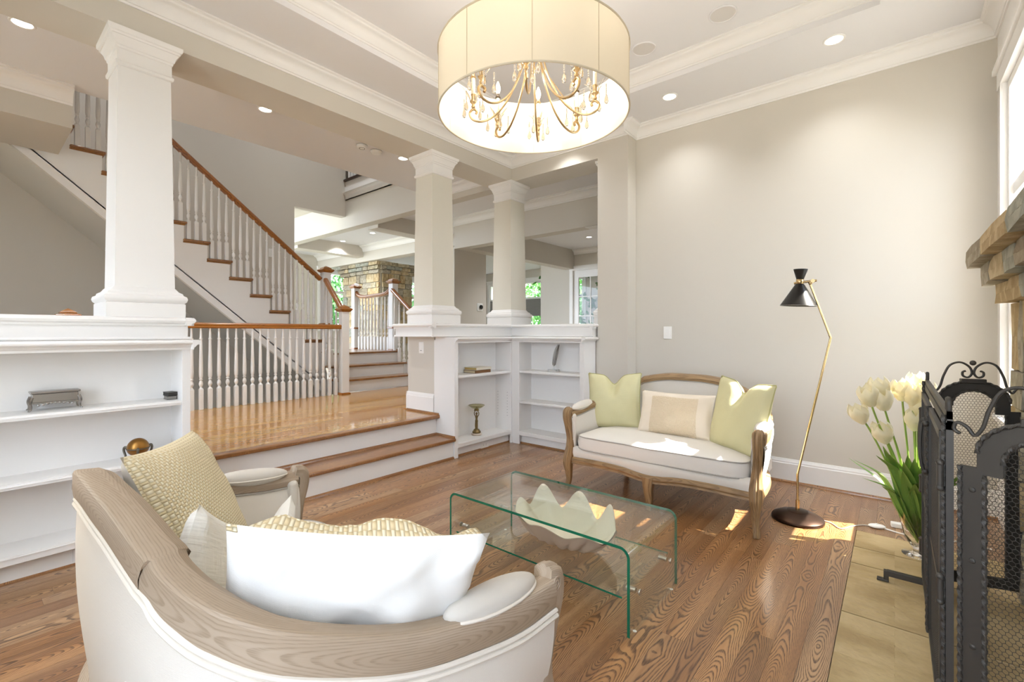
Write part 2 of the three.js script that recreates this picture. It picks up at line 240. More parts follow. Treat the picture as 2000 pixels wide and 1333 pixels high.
struct('trim_4', boxUV(join([moulding([-1.995, 0, ZW + 0.018], [XR, 0, ZW + 0.018], [0, 0, 1], [[0, 0], [0.016, 0], [0.013, 0.01], [0, 0.018]]), moulding([-3.33, 0, 0.3], [-3.33, 0, -0.9], [1, 0, 0], [[0, 0], [0.018, 0], [0.014, 0.012], [0, 0.02]]), moulding([-3.29, 0, -0.9], [-3.29, 0, -3.08], [1, 0, 0], [[0, 0], [0.018, 0], [0.014, 0.012], [0, 0.02]]), moulding([-3.32, 0, -3.06], [-3.32, 0, -3.99], [1, 0, 0], [[0, 0], [0.018, 0], [0.014, 0.012], [0, 0.02]]), moulding([-3.32, 0, -3.98], [-2.36, 0, -3.98], [0, 0, 1], [[0, 0], [0.018, 0], [0.014, 0.012], [0, 0.02]])])), mTread, 'thin oak shoe moulding at the foot of walls and steps');
// ceiling with a tray
{
  const T = [-2.94, -0.07, -3.67, -0.25];
  struct('ceiling', boxUV(join([bb(XBb, T[0], CEIL, 3.6, ZW - 0.2, ZN + 0.2), bb(T[1], XR + 0.2, CEIL, 3.6, ZW - 0.2, ZN + 0.2), bb(T[0], T[1], CEIL, 3.6, ZW - 0.2, T[2]), bb(T[0], T[1], CEIL, 3.6, T[3], ZN + 0.2), bb(T[0], T[1], TRAY, 3.6, T[2], T[3])])), mCeil, 'white tray ceiling of the sitting room');
  const c = crownProfile(0.09, CEIL - CROWN).map(([a, b]) => [a, b + CROWN]);
  struct('trim_5', join([moulding([XB, 0, ZN], [XB, 0, ZB], [1, 0, 0], c), moulding([XB, 0, ZB], [-1.995, 0, ZB], [0, 0, 1], c), moulding([-1.995, 0, ZB + 0.09], [-1.995, 0, ZW], [1, 0, 0], c), moulding([-1.995, 0, ZW], [XR, 0, ZW], [0, 0, 1], c), moulding([XR, 0, ZW], [XR, 0, ZN], [-1, 0, 0], c), moulding([XB, 0, ZN], [XR, 0, ZN], [0, 0, -1], c)]), mTrim, 'white crown moulding round the sitting room');
  const t = crownProfile(0.085, 0.11).map(([a, b]) => [a, b + TRAY - 0.11]);
  struct('trim_6', join([moulding([T[0], 0, T[3]], [T[0], 0, T[2]], [1, 0, 0], t), moulding([T[0], 0, T[2]], [T[1], 0, T[2]], [0, 0, 1], t), moulding([T[1], 0, T[2]], [T[1], 0, T[3]], [-1, 0, 0], t), moulding([T[0], 0, T[3]], [T[1], 0, T[3]], [0, 0, -1], t)]), mTrim, 'white crown moulding inside the ceiling tray');
}
// steps up to the hall
struct('trim_7', boxUV(join([bb(-3.5, -3.29, 0, 0.168, -3.06, -0.895), bb(-3.75, -3.535, 0, 0.368, -3.06, -0.895)])), mTrim, 'white risers of the two steps up to the hall');
struct('trim_8', boxUV(join([rb(-3.545, -3.255, 0.168, 0.2, -3.075, -0.895, 0.012, 3), rb(-3.56, -3.485, 0.366, HALL + 0.001, -3.1, -0.895, 0.012, 3), moulding([-3.535, 0.2, -0.9], [-3.535, 0.2, -3.06], [1, 0, 0], [[0, 0], [0.016, 0], [0.012, 0.012], [0, 0.02]]), moulding([-3.545, 0.2, -3.06], [-3.26, 0.2, -3.06], [0, 0, 1], [[0, 0], [0.016, 0], [0.012, 0.012], [0, 0.02]]), moulding([-4.0, HALL, -3.054], [-3.49, HALL, -3.054], [0, 0, 1], [[0, 0], [0.016, 0], [0.012, 0.012], [0, 0.02]])])), mTread, 'oak step tread and platform nosing');

// square columns
function column(label, x, z, shaft, side = 1) {
  const t = thing('column', label, 'column', [x, 1.312, z], 0, 'square tapered columns');
  mesh('base', square([[0.19, 0], [0.19, 0.085], [0.184, 0.088], [0.196, 0.1], [0.2, 0.115], [0.196, 0.13], [0.182, 0.138], [0.178, 0.15], [0.162, 0.16], [0.15, 0.178], [0.146, 0.182], [0.14, 0.182]]), mTrim, t);
  mesh('shaft', square([[0.145, 0.17], [0.128, 1.5], [0.128, 1.6]]), shaft, t);
  mesh('capital', square([[0.12, 1.478], [0.133, 1.478], [0.14, 1.484], [0.142, 1.5], [0.132, 1.51], [0.132, 1.575], [0.137, 1.58], [0.138, 1.592], [0.143, 1.596], [0.15, 1.622], [0.163, 1.642], [0.168, 1.644], [0.168, 1.656], [0.176, 1.66], [0.18, 1.67], [0.18, 1.688], [0.1, 1.688]]), mTrim, t);
  return t;
}
const mShaft = std({ color: 0xe0dacb, roughness: 0.4 });
column('white square column on the long bookcase beside the oak staircase', -3.615, -0.72, mTrim);
column('cream square column on the stub wall beside the hall steps', -3.615, -3.1, mShaft);
column('cream square column above the inside corner of the bookcases', -3.595, -4.27, mShaft);
{ const t = column('narrow half column at the end of the corner ledge against the jamb', -2.33, -4.32, mShaft); t.scale.set(0.8, 1, 0.8); t.position.set(-2.245, 1.312, -4.36); }

// built-in bookcases: face at local z = 0, shelves reach back to -depth
function bookcase(label, pos, turn, w, depth, bays, shelves, opt = {}) {
  const t = thing('bookcase', label, 'bookcase', pos, turn), D = depth, top = 1.13;
  mesh('back_panel', boxUV(bb(0.01, w - 0.01, 0.1, 1.15, -D - 0.015, -D)), mTrimSoft, t);
  const st = [];
  let last = 0; const frame = [];
  for (const [a, b] of bays) { st.push([last, a]); last = b; }
  st.push([last, w]);
  st.forEach(([a, b], i) => { mesh('stile', boxUV(rb(a, b, 0.0, 1.16, -0.02, 0, 0.0015)), mTrim, t); if (i === 0) mesh('side_panel', boxUV(bb(opt.flush ? 0 : b - 0.02, b - 0.0005, 0.1, 1.15, -D - (opt.flush ? opt.flush : 0), -0.02)), mTrimSoft, t); else if (i === st.length - 1) mesh('side_panel', boxUV(bb(a + 0.0005, opt.flushEnd ? w : a + 0.02, 0.1, 1.15, -D - (opt.flushEnd ? opt.flushEnd : 0), -0.02)), mTrimSoft, t); else mesh('divider', boxUV(bb(a, b, 0.1, 1.15, -D, -0.02)), mTrimSoft, t); });
  for (const [a, b] of bays) {
    mesh('top_rail', boxUV(join([rb(a, b, top, 1.16, -0.02, 0, 0.0015), bb(a, b, top + 0.012, top + 0.02, -0.001, 0.004)])), mTrim, t);
    mesh('bottom_shelf', boxUV(join([bb(a, b, 0.118, 0.14, -D, -0.015), rb(a, b, 0.098, 0.14, -0.02, 0, 0.002), bb(a, b, 0.128, 0.133, 0, 0.003)])), mTrim, t);
    for (const y of shelves) mesh('shelf', boxUV(join([bb(a + 0.001, b - 0.001, y - 0.016, y, -D, -0.03), rb(a + 0.001, b - 0.001, y - 0.026, y, -0.03, -0.006, 0.002), bb(a + 0.001, b - 0.001, y - 0.014, y - 0.009, -0.006, -0.002)])), mTrim, t);
    if (opt.pins) for (const pz of [-0.05, -D + 0.04]) for (const px of [b - 0.0015]) { const pin = []; for (let k = 0; k < 9; k++) pin.push(new THREE.CylinderGeometry(0.003, 0.003, 0.002, 6).rotateZ(Math.PI / 2).translate(px, 0.3 + k * 0.032, pz)); mesh('pin_holes', join(pin), mSlot, t).userData.kind = 'stuff'; }
  }
  mesh('toe_kick', boxUV(bb(0.0, w, 0, 0.1, -0.06, -0.045)), mTrim, t);
  const c0 = opt.c0 ?? 0, c1 = opt.c1 ?? w;
  mesh('counter', join([boxUV(bb(c0, c1, 1.15, 1.178, -D - 0.05, 0.0)), moulding([c0, 1.15, 0], [c1, 1.15, 0], [0, 0, 1], [[0, -0.03], [0.006, -0.03], [0.008, -0.018], [0.016, -0.012], [0.022, -0.002], [0.034, 0.0], [0.043, 0.008], [0.045, 0.016], [0.04, 0.024], [0.03, 0.028], [0, 0.028]]), ...(opt.endMould ? [moulding([c1, 1.15, -D], [c1, 1.15, 0.045], [1, 0, 0], [[0, -0.03], [0.006, -0.03], [0.008, -0.018], [0.016, -0.012], [0.022, -0.002], [0.034, 0.0], [0.043, 0.008], [0.045, 0.016], [0.04, 0.024], [0.03, 0.028], [0, 0.028]])] : [])]), mTrim, t);
  return t;
}
bookcase('long white built-in bookcase under the left column', [-3.27, 0, 0.59], Math.PI / 2, 1.483, 0.225, [[0.04, 1.441]], [0.485, 0.816], { endMould: true });
bookcase('white corner bookcase with a bronze compote, beside the hall steps', [-3.27, 0, -3.063], Math.PI / 2, 0.866, 0.23, [[0.048, 0.847]], [0.8], { flush: 0.07, pins: true });
bookcase('white corner bookcase holding the feather sculpture, beside the settee', [-3.27, 0, -3.93], 0, 0.918, 0.22, [[0.102, 0.871]], [0.474, 0.808], { flushEnd: 0.01, endMould: true });
// ---------------------------------------------------------------- stair hall and the rooms beyond
const XS = -6.4, XW = -7.6;
struct('ceiling_hall', boxUV(join([bb(-5.41, XBb, HCEIL, 3.6, -4.45, 2.8), bb(-12, -1.4, HCEIL, 3.6, -6.3, -4.62), bb(-6.2, -1.4, 3.22, 3.6, -9.7, -6.0), bb(-12, -6.2, HCEIL, 3.6, -12, -6.2), bb(-7.8, -5.3, 6.2, 6.4, -9, 2.8)])), mCeil, 'white ceiling of the stair hall and rooms beyond');
struct('trim_9', boxUV(join([bb(-6.3, -5.41, 2.97, HCEIL + 0.2, -0.62, 2.8)])), mWall, 'beige dropped bulkhead at the edge of the stairwell');
struct('trim_10', join([moulding([-5.41, 0, 2.8], [-5.41, 0, -0.62], [1, 0, 0], crownProfile(0.12, 0.14).map(([a, b]) => [a, b + HCEIL - 0.14])), moulding([-5.45, 0, -4.45], [XBb, 0, -4.45], [0, 0, 1], crownProfile(0.09, 0.12).map(([a, b]) => [a, b + HCEIL - 0.12])), moulding([-6.2, 0, -5.8], [-1.5, 0, -5.8], [0, 0, 1], crownProfile(0.11, 0.13).map(([a, b]) => [a, b + HCEIL - 0.13])), moulding([-12, 0, -6.2], [-6.2, 0, -6.2], [0, 0, 1], crownProfile(0.12, 0.14).map(([a, b]) => [a, b + HCEIL - 0.14])), moulding([-12, 0, -4.62], [-7.0, 0, -4.62], [0, 0, -1], crownProfile(0.1, 0.12).map(([a, b]) => [a, b + HCEIL - 0.12])), moulding([-6.2, 0, -9.5], [-1.5, 0, -9.5], [0, 0, 1], crownProfile(0.1, 0.12).map(([a, b]) => [a, b + 3.22 - 0.12])), moulding([-6.2, 0, -6.0], [-6.2, 0, -9.5], [1, 0, 0], crownProfile(0.1, 0.12).map(([a, b]) => [a, b + 3.22 - 0.12]))]), mTrim, 'white crown mouldings of the hall and far rooms');
struct('trim_11', boxUV(join([bb(-12, XBb, 3.1, 3.9, -4.62, -4.45), bb(XBb, -1.4, 3.1, 3.6, -4.62, ZBb), bb(-12, -6.2, 2.93, 3.5, -6.45, -6.2), bb(-6.2, -1.4, 2.76, 3.5, -6.0, -5.8), bb(-7.15, -6.85, 3.04, 3.5, -6.2, -4.62), bb(-6.2, -5.95, 2.76, 3.5, -9.5, -6.0), bb(-10.1, -9.8, 3.04, 3.5, -6.2, -4.62)])), mWall, 'beige ceiling beams of the hall and far rooms');
// stairwell wall with the opening, and the shell of the house
struct('wall_stair', boxUV(join([wallHoles('x', XW - 0.15, XW, -4.45, 2.8, -1.2, 6.3, [[-4.45, -3.53, HALL, 3.31]])])), mWall, 'beige stairwell wall behind the oak stair');
struct('wall_hall_end', wallHoles('z', 2.8, 3.0, -7.8, -3.3, -1.2, 6.3, [[-5.5, -3.95, 0.7, 2.9]]), mWall, 'beige end wall of the stair hall');
struct('wall_hall_side', boxUV(bb(XBb, -3.63, 0, 6.3, 0.8, 2.8)), mWall, 'beige side wall of the stair hall');
makeWindow(4, 'added hall window out of view, letting sky light into the hall', 'z', 2.8, 1, 0.14, -5.5, -3.95, 0.7, 2.9, 2, 2);  // unseen window added to bring daylight into the hall
struct('wall_upper', boxUV(join([bb(-5.41, -5.3, 3.6, 6.3, -4.45, 2.8), bb(-7.8, -5.3, 3.6, 6.3, -9.0, -8.8), bb(-5.41, -5.3, 3.6, 6.3, -9.0, -4.45), bb(-7.9, -7.75, 3.6, 6.3, -9.0, -4.45)])), mWall, 'beige walls of the upper stairwell');
struct('wall_far_living', boxUV(join([bb(-6.32, -6.2, HALL, 2.8, -6.65, -5.8)])), mWall, 'short beige wall with a round thermostat');
struct('wall_far', wallHoles('z', -12.2, -12, -12, -1.4, -0.2, 3.6, [[-11.0, -10.0, 1.3, 2.9], [-9.72, -8.6, 1.3, 2.9], [-8.3, -7.2, 1.3, 2.9]]), mWall, 'far beige wall with windows');
struct('wall_far_left', wallHoles('x', -12.2, -12, -12, -4.45, -0.2, 3.6, [[-9.6, -8.4, 1.3, 2.9], [-7.1, -6.3, 1.3, 2.9]]), mWall, 'far left beige wall with windows');
struct('wall_far_right', boxUV(join([bb(-1.5, -1.35, -0.2, 3.6, -12.2, -4.5)])), mWall, 'beige wall closing the far room');
struct('wall_garden_door', wallHoles('z', -9.65, -9.5, -6.95, -1.4, -0.2, 3.6, [[-5.98, -5.06, HALL, 2.72]]), mWall, 'beige wall with the glazed garden door');
struct('wall_shell', boxUV(join([bb(-12.2, -1.3, 3.6, 3.7, -12.2, -4.45), bb(-12.2, -7.7, 3.6, 3.7, -4.6, 2.8), bb(-7.8, -5.3, -1.3, -1.2, -4.6, 3.0), bb(-5.72, -5.66, -1.2, 0.38, -3.2, 2.8), bb(-7.6, -5.75, -1.2, 0.38, -4.8, -4.68)])), mWall, 'outer shell of the house above and below the hall');
makeWindow(5, 'far white window between the columns with a raised grey shade', 'z', -12, -1, 0.14, -9.72, -8.6, 1.3, 2.9, 2, [1, 1], [2.36]);
makeWindow(6, 'far white window seen behind the corner column', 'z', -12, -1, 0.14, -11.0, -10.0, 1.3, 2.9, 2, [1, 1], [2.36]);
makeWindow(7, 'far white window with garden green beyond the stone chimney', 'x', -12, -1, 0.14, -7.1, -6.3, 1.3, 2.9, 1, [1, 1], [2.36]);
makeWindow(8, 'far white window to the right of the stone chimney', 'x', -12, -1, 0.14, -9.6, -8.4, 1.3, 2.9, 2, [1, 1], [2.36]);
makeWindow(9, 'far white window farthest to the right', 'z', -12, -1, 0.14, -8.3, -7.2, 1.3, 2.9, 2, [1, 1], [2.36]);
{ // glazed garden door
  const g = structGroup('door_1', 'white glazed garden door with small panes');
  const x0 = -5.98, x1 = -5.06, z = -9.5;
  mesh('casing', boxUV(join([bb(x0 - 0.09, x0 - 0.001, HALL, 2.73, z, z + 0.025), bb(x1 + 0.001, x1 + 0.09, HALL, 2.73, z, z + 0.025), bb(x0 - 0.09, x1 + 0.09, 2.72, 2.83, z, z + 0.035)])), mTrim, g);
  mesh('door_frame', boxUV(join([bb(x0, x0 + 0.14, HALL + 0.3, 2.55, z - 0.06, z - 0.02), bb(x1 - 0.14, x1, HALL + 0.3, 2.55, z - 0.06, z - 0.02), bb(x0, x1, 2.55, 2.72, z - 0.06, z - 0.02), bb(x0, x1, HALL, HALL + 0.3, z - 0.06, z - 0.02)])), mTrim, g);
  const bars = [], u0 = x0 + 0.14, u1 = x1 - 0.14, v0 = HALL + 0.3, v1 = 2.55;
  for (let i = 1; i < 2; i++) bars.push(bb(u0 + (u1 - u0) * i / 2 - 0.01, u0 + (u1 - u0) * i / 2 + 0.01, v0, v1, z - 0.05, z - 0.03));
  for (let j = 1; j < 4; j++) bars.push(bb(u0, u1, v0 + (v1 - v0) * j / 4 - 0.01, v0 + (v1 - v0) * j / 4 + 0.01, z - 0.05, z - 0.03));
  mesh('glazing_bar', boxUV(join(bars)), mTrim, g);
  for (let i = 0; i < 2; i++) for (let j = 0; j < 4; j++) mesh('pane', new THREE.PlaneGeometry((u1 - u0) / 2, (v1 - v0) / 4).translate(u0 + (u1 - u0) * (i + 0.5) / 2, v0 + (v1 - v0) * (j + 0.5) / 4, z - 0.04), mGlassPane, g);
  mesh('handle', join([straight([x0 + 0.07, 1.4, z - 0.02], [x0 + 0.07, 1.4, z + 0.04], 0.012), straight([x0 + 0.07, 1.4, z + 0.04], [x0 + 0.16, 1.4, z + 0.04], 0.01)]), mSteel, g);
}
// ground and garden outside
struct('ground', boxUV(bb(-40, 30, -0.6, -0.5, -40, 30)), std({ color: 0x9c998c, roughness: 1 }), 'grey paved ground outside the windows');  // greyed to keep green bounce light out of the rooms

// ---- staircase
const balusterGeo = (h) => { // square foot block, turned urn and a long tapering shaft
  const s = 0.0205, b = [];
  b.push(rb(-s, s, 0, 0.22, -s, s, 0.003, 1));
  const p = [[0.0155, 0.218], [0.016, 0.226], [0.008, 0.236], [0.009, 0.246], [0.0155, 0.265], [0.0165, 0.278], [0.0135, 0.295], [0.009, 0.308], [0.0085, 0.314], [0.0135, 0.32], [0.0135, 0.328], [0.009, 0.333], [0.0125, 0.342], [0.0155, 0.36], [0.0165, 0.4], [0.0105, h - 0.15], [0.0095, h - 0.14], [0.014, h - 0.132], [0.014, h - 0.124], [0.0095, h - 0.118], [0.0075, h]];
  b.push(lathe(p.map(([r, y]) => [r * 1.26, y]), 9));
  return join(b);
};
const railSection = [[-0.022, -0.03], [-0.03, -0.018], [-0.026, -0.006], [-0.032, 0.004], [-0.032, 0.016], [-0.02, 0.028], [0, 0.032], [0.02, 0.028], [0.032, 0.016], [0.032, 0.004], [0.026, -0.006], [0.03, -0.018], [0.022, -0.03]].reverse();
function newel(parent, x, z, y0, y1, w = 0.05, band = null) {
  const g = new THREE.Group(); g.name = 'newel'; g.position.set(x, y0, z); parent.add(g); const h = y1 - y0;
  mesh('post', boxUV(rb(-w, w, 0, h - 0.09, -w, w, 0.003, 1)), mBaluster, g);
  mesh('cap', square([[w + 0.004, h - 0.1], [w + 0.014, h - 0.092], [w + 0.03, h - 0.075], [w + 0.034, h - 0.06], [w + 0.022, h - 0.05], [w + 0.004, h - 0.045], [w + 0.004, h - 0.035], [w - 0.01, h - 0.025], [0.001, h]]), mRail, g);
  if (band) mesh('band', square([[w + 0.001, band], [w + 0.018, band + 0.006], [w + 0.018, band + 0.026], [w + 0.001, band + 0.032]]), mRail, g);
  mesh('foot', square([[w + 0.012, 0], [w + 0.012, 0.014], [w + 0.001, 0.022]]), mRail, g);
}
{ // the straight guard rail along the platform edge
  const t = thing('stair_railing', 'level oak and white balustrade along the platform edge', 'railing', [0, 0, 0]);
  const g = balusterGeo(0.885), X0 = -5.68, z0 = -1.56, dz = 0.0853;
  for (let i = -11; i < 20; i++) { const b = mesh('baluster', g, mBaluster, t); b.position.set(X0, HALL, z0 - i * dz); }
  mesh('handrail', sweep([V(X0, 1.3, -0.66), V(X0, 1.3, -2), V(X0, 1.3, -3.25)], railSection), mRail, t);
  newel(t, X0, -3.3, HALL, 1.6); newel(t, X0, -0.62, HALL, 1.44, 0.05);
}
const NT = 14, tz = (i) => -3.37 + i * 0.241, ty = (i) => 1.125 + i * 0.2;   // main flight: nose line of each tread
{
  const t = thing('staircase', 'main white staircase with oak treads rising to the left', 'staircase', [0, 0, 0]);
  for (let i = 0; i < NT; i++) {
    mesh('tread', boxUV(join([rb(XW + 0.001, XS + 0.03, ty(i) - 0.03, ty(i), tz(i) - 0.028, tz(i) + 0.25, 0.012, 2), moulding([XS, ty(i) - 0.045, tz(i) + 0.25], [XS, ty(i) - 0.045, tz(i) - 0.01], [1, 0, 0], [[0, 0], [0.006, 0], [0.014, 0.015], [0, 0.015]])])), mTread, t);
    mesh('riser', boxUV(bb(XW + 0.001, XS - 0.002, ty(i) - 0.2, ty(i) - 0.03, tz(i), tz(i) + 0.018)), mTrim, t);
  }
  // stringer face: saw-tooth above, straight below
  const sh = new THREE.Shape(); const low = (z) => 2.013 + (z + 1.611) * 0.86 - 0.13;
  sh.moveTo(-3.45, 0.62); sh.lineTo(-3.37, 0.93);
  for (let i = 0; i < NT; i++) { sh.lineTo(tz(i), ty(i) - 0.03); sh.lineTo(tz(i + 1), ty(i) - 0.03); }
  sh.lineTo(tz(NT), low(tz(NT))); sh.lineTo(-3.45, low(-3.45));
  const e = new THREE.ExtrudeGeometry(sh, { depth: 0.04, bevelEnabled: false }); e.rotateY(-Math.PI / 2); // shape x -> world z, depth -> -x
  e.translate(XS, 0, 0);
  mesh('stringer', boxUV(e), mTrim, t);
  const A = [XS - 0.0, 0, 0];
  for (const [off, w, d] of [[0.13, 0.012, 0.02], [0.1, 0.008, 0.012], [0.0, 0.014, 0.1]]) {
    const z1 = -3.4, z2 = 0, p = [V(XS, low(z1) + off, z1), V(XS, low(z2) + off, z2)];
    mesh('skirt_moulding', sweep(p, [[-0.001, 0], [w, 0], [w, d], [-0.001, d]]), mTrim, t);
  }
  const q = new THREE.Shape(); q.moveTo(-3.45, low(-3.45)); q.lineTo(0, low(0)); q.lineTo(0, low(0) - 0.02); q.lineTo(-3.45, low(-3.45) - 0.02);
  const s = new THREE.ExtrudeGeometry(q, { depth: XS - XW, bevelEnabled: false }); s.rotateY(-Math.PI / 2); s.translate(XS, 0, 0);
  mesh('soffit', boxUV(s), mWall, t);
}
{
  const t = thing('stair_railing', 'sloping oak and white balustrade of the main staircase', 'railing', [0, 0, 0]);
  const hr = (z) => 3.42 + (z + 1.587) * (0.2 / 0.241) * 0.965;            // underside of the handrail
  for (let i = 0; i < NT; i++) for (let k = 0; k < 3; k++) { const z = tz(i) + 0.03 + k * 0.0803; if (i === 0 && k === 0) continue; if (z > -0.1) continue; const y = ty(i), h = hr(z) - y - 0.02; const b = mesh('baluster', balusterGeo(h), mBaluster, t); b.position.set(XS - 0.02, y, z); }
  mesh('handrail', sweep([V(XS - 0.02, hr(-3.36), -3.36), V(XS - 0.02, hr(-2), -2), V(XS - 0.02, hr(-0.2), -0.2)], railSection), mRail, t);
  newel(t, XS, -3.43, 0.93, 2.2, 0.055, 0.4);
}
{ // short flight from the platform to the landing
  const t = thing('staircase', 'short flight of oak steps from the platform to the landing', 'staircase', [0, 0, 0]);
  const xs = [-5.8, -6.03, -6.27], ys = [0.577, 0.753, 0.93];
  for (let i = 0; i < 3; i++) {
    const xe = i < 2 ? xs[i + 1] : XW;
    mesh('tread', boxUV(rb(xe - 0.01, xs[i] + 0.03, ys[i] - 0.028, ys[i], -4.66, i === 2 ? -3.4 : -3.3, 0.012, 2)), mTread, t);
    mesh('riser', boxUV(bb(xs[i] - 0.02, xs[i], ys[i] - (i ? 0.176 : 0.177), ys[i] - 0.028, -4.66, -3.32)), mTrim, t);
  }
  mesh('landing_side', boxUV(bb(XW, XS + 0.1, 0.4, 0.9, -4.68, -4.66)), mTrim, t);
  const r = thing('stair_railing', 'oak balustrade with swan-neck rail round the landing', 'railing', [0, 0, 0]);
  newel(r, XS, -4.61, 0.93, 2.135, 0.055, 0.36); newel(r, -7.545, -4.61, 0.93, 2.125, 0.05, 0.36); newel(r, -5.67, -4.5, HALL, 1.6, 0.05);
  const g = balusterGeo(0.9); for (let i = 0; i < 10; i++) { const b = mesh('baluster', g, mBaluster, r); b.position.set(-7.41 + i * 0.097, 0.93, -4.61); }
  mesh('handrail', sweep(curve([[-7.52, 1.96, -4.61], [-7.45, 1.9, -4.61], [-7.3, 1.865, -4.61], [-6.9, 1.87, -4.61], [-6.6, 1.89, -4.61], [-6.5, 1.94, -4.61], [-6.45, 2.03, -4.61]], 30), railSection), mRail, r);
  mesh('handrail', sweep([V(XS + 0.03, 1.93, -4.57), V(-5.7, 1.5, -4.5)], railSection), mRail, r);
  for (let i = 0; i < 5; i++) { const x = -6.28 + i * 0.125, y = x < -6.27 ? 0.93 : x < -6.03 ? 0.753 : x < -5.8 ? 0.577 : 0.4, top = 1.93 + (x - XS) * (-0.43 / 0.7) - 0.03; const b = mesh('baluster', balusterGeo(top - y), mBaluster, r); b.position.set(x, y, -4.55); }
  const q = thing('stair_railing', 'short sloping oak rail between the two left newels', 'railing', [0, 0, 0]);
  mesh('handrail', sweep([V(XS + 0.05, 1.99, -3.4), V(-5.71, 1.5, -3.31)], railSection), mRail, q);
  for (let i = 0; i < 4; i++) { const x = -6.24 + i * 0.13, y = x < -6.27 ? 0.93 : x < -6.03 ? 0.753 : x < -5.8 ? 0.577 : 0.4, top = 1.99 + (x - XS - 0.05) * (-0.49 / 0.64) - 0.03; const b = mesh('baluster', balusterGeo(top - y), mBaluster, q); b.position.set(x, y, -3.36); }
}
{ // gallery edge of the upper floor
  struct('trim_12', boxUV(join([bb(-7.6, -5.41, 3.7, 3.93, -4.47, -4.44), moulding([-7.6, 3.62, -4.45], [-5.41, 3.62, -4.45], [0, 0, 1], crownProfile(0.06, 0.12))])), mTrim, 'white fascia of the upper landing');
  const t = thing('stair_railing', 'white balusters of the upper landing on a dark nosing', 'railing', [0, 0, 0]);
  mesh('nosing', boxUV(rb(-7.6, -5.42, 3.93, 3.97, -4.6, -4.4, 0.012)), std({ color: 0x3a241a, roughness: 0.4 }), t);
  const g = balusterGeo(0.88); for (let i = 0; i < 16; i++) { const b = mesh('baluster', g, mBaluster, t); b.position.set(-7.55 + i * 0.1, 3.97, -4.5); }
  mesh('handrail', sweep([V(-7.6, 4.88, -4.5), V(-5.5, 4.88, -4.5)], railSection), mRail, t);
}

// ---------------------------------------------------------------- recessed downlights
const mLens = std({ color: 0xffffff, emissive: 0xfff4e4, emissiveIntensity: 12 });
const beamTarget = new THREE.Object3D(); 
function downlight(label, x, y, z, power = DOWNLIGHT, angle = 1.05) {
  const t = thing('recessed_downlight', label, 'downlight', [x, y, z], 0, 'recessed ceiling downlights');
  mesh('ring', lathe([[0.052, 0.0], [0.052, -0.004], [0.06, -0.006], [0.068, -0.003], [0.068, 0.0]], 28), mTrim, t);
  mesh('lens', new THREE.CircleGeometry(0.052, 28).rotateX(Math.PI / 2).translate(0, -0.002, 0), mLens, t);
  const l = new THREE.SpotLight(WARM, power, 0, angle, 0.9, 2); l.position.set(0, -0.012, 0); l.target.position.set(0, -1, 0); l.castShadow = true; l.shadow.radius = 2.4; t.add(l, l.target);
  return t;
}
downlight('glowing downlight above the floor lamp nearest the window', -0.325, CEIL, -3.91);
downlight('glowing downlight above the small settee', -1.5, CEIL, -3.94);
downlight('downlight hidden behind the drum shade', -2.66, CEIL, -3.94);
downlight('downlight behind the viewer near the fireplace wall', -0.33, CEIL, 0.15); 
downlight('downlight behind the viewer in the middle', -1.5, CEIL, 0.15);
downlight('downlight behind the viewer near the bookcase', -2.66, CEIL, 0.15);
downlight('downlight in the hall ceiling left of the white column', -4.5, HCEIL, -0.27, 9);
downlight('downlight in the hall ceiling right of the white column', -4.5, HCEIL, -1.82, 9);
downlight('downlight in the hall ceiling next to the smoke detectors', -4.5, HCEIL, -3.38, 9);
downlight('downlight in the hall ceiling out of view', -4.5, HCEIL, 1.3, 9);
downlight('left of the two far downlights beyond the stair wall', -9.6, HCEIL, -5.55, 20);
downlight('right of the two far downlights beyond the stair wall', -8.35, HCEIL, -5.5, 20);
downlight('left far downlight between the corner column and the jamb', -5.0, 3.22, -7.0, 20);
downlight('right far downlight between the corner column and the jamb', -4.9, 3.22, -8.4, 20);
downlight('downlight of the far window room', -8.6, HCEIL, -9.6, 20);
downlight('added unseen downlight lighting the upper stairwell, left', -6.7, 6.2, -1.0, 18);  // two unseen lamps added to light the stairwell
downlight('added unseen downlight lighting the upper stairwell, right', -6.7, 6.2, -3.5, 18);

// ---------------------------------------------------------------- fabrics
const mLinen = std({ color: 0xdcd5cb, roughness: 0.95, bumpMap: linen, bumpScale: 0.0006 });
const mCushionLinen = std({ color: 0xe2dcd3, roughness: 0.95, bumpMap: linen, bumpScale: 0.0006 });
const mWelt = std({ color: 0xd9d1c5, roughness: 0.95 });
const mGreyWelt = std({ color: 0xa9a49b, roughness: 0.95 });
const weave = tex(256, 256, (u, v) => { const n = 12, x = u * n, y = v * n, i = Math.floor(x), j = Math.floor(y), a = (i + j) % 2, fx = x - i - 0.5, fy = y - j - 0.5; return a ? (1 - 3.2 * fx * fx) * (0.55 + 0.45 * Math.cos(fy * Math.PI)) : (1 - 3.2 * fy * fy) * (0.55 + 0.45 * Math.cos(fx * Math.PI)); }, false, [9, 9]);
const weaveCol = tex(256, 256, (u, v) => { const n = 12, x = u * n, y = v * n, i = Math.floor(x), j = Math.floor(y), a = (i + j) % 2, fx = x - i - 0.5, fy = y - j - 0.5; const h = a ? (1 - 3.2 * fx * fx) : (1 - 3.2 * fy * fy); return mix3([188, 168, 126], a ? [240, 232, 208] : [228, 212, 174], Math.max(0, Math.min(1, h))); }, true, [9, 9]);
const mWeave = std({ map: weaveCol, roughness: 0.85, bumpMap: weave, bumpScale: 0.003 });
const mWhiteCotton = std({ color: 0xdedcd8, roughness: 0.9, bumpMap: linen, bumpScale: 0.0004 });
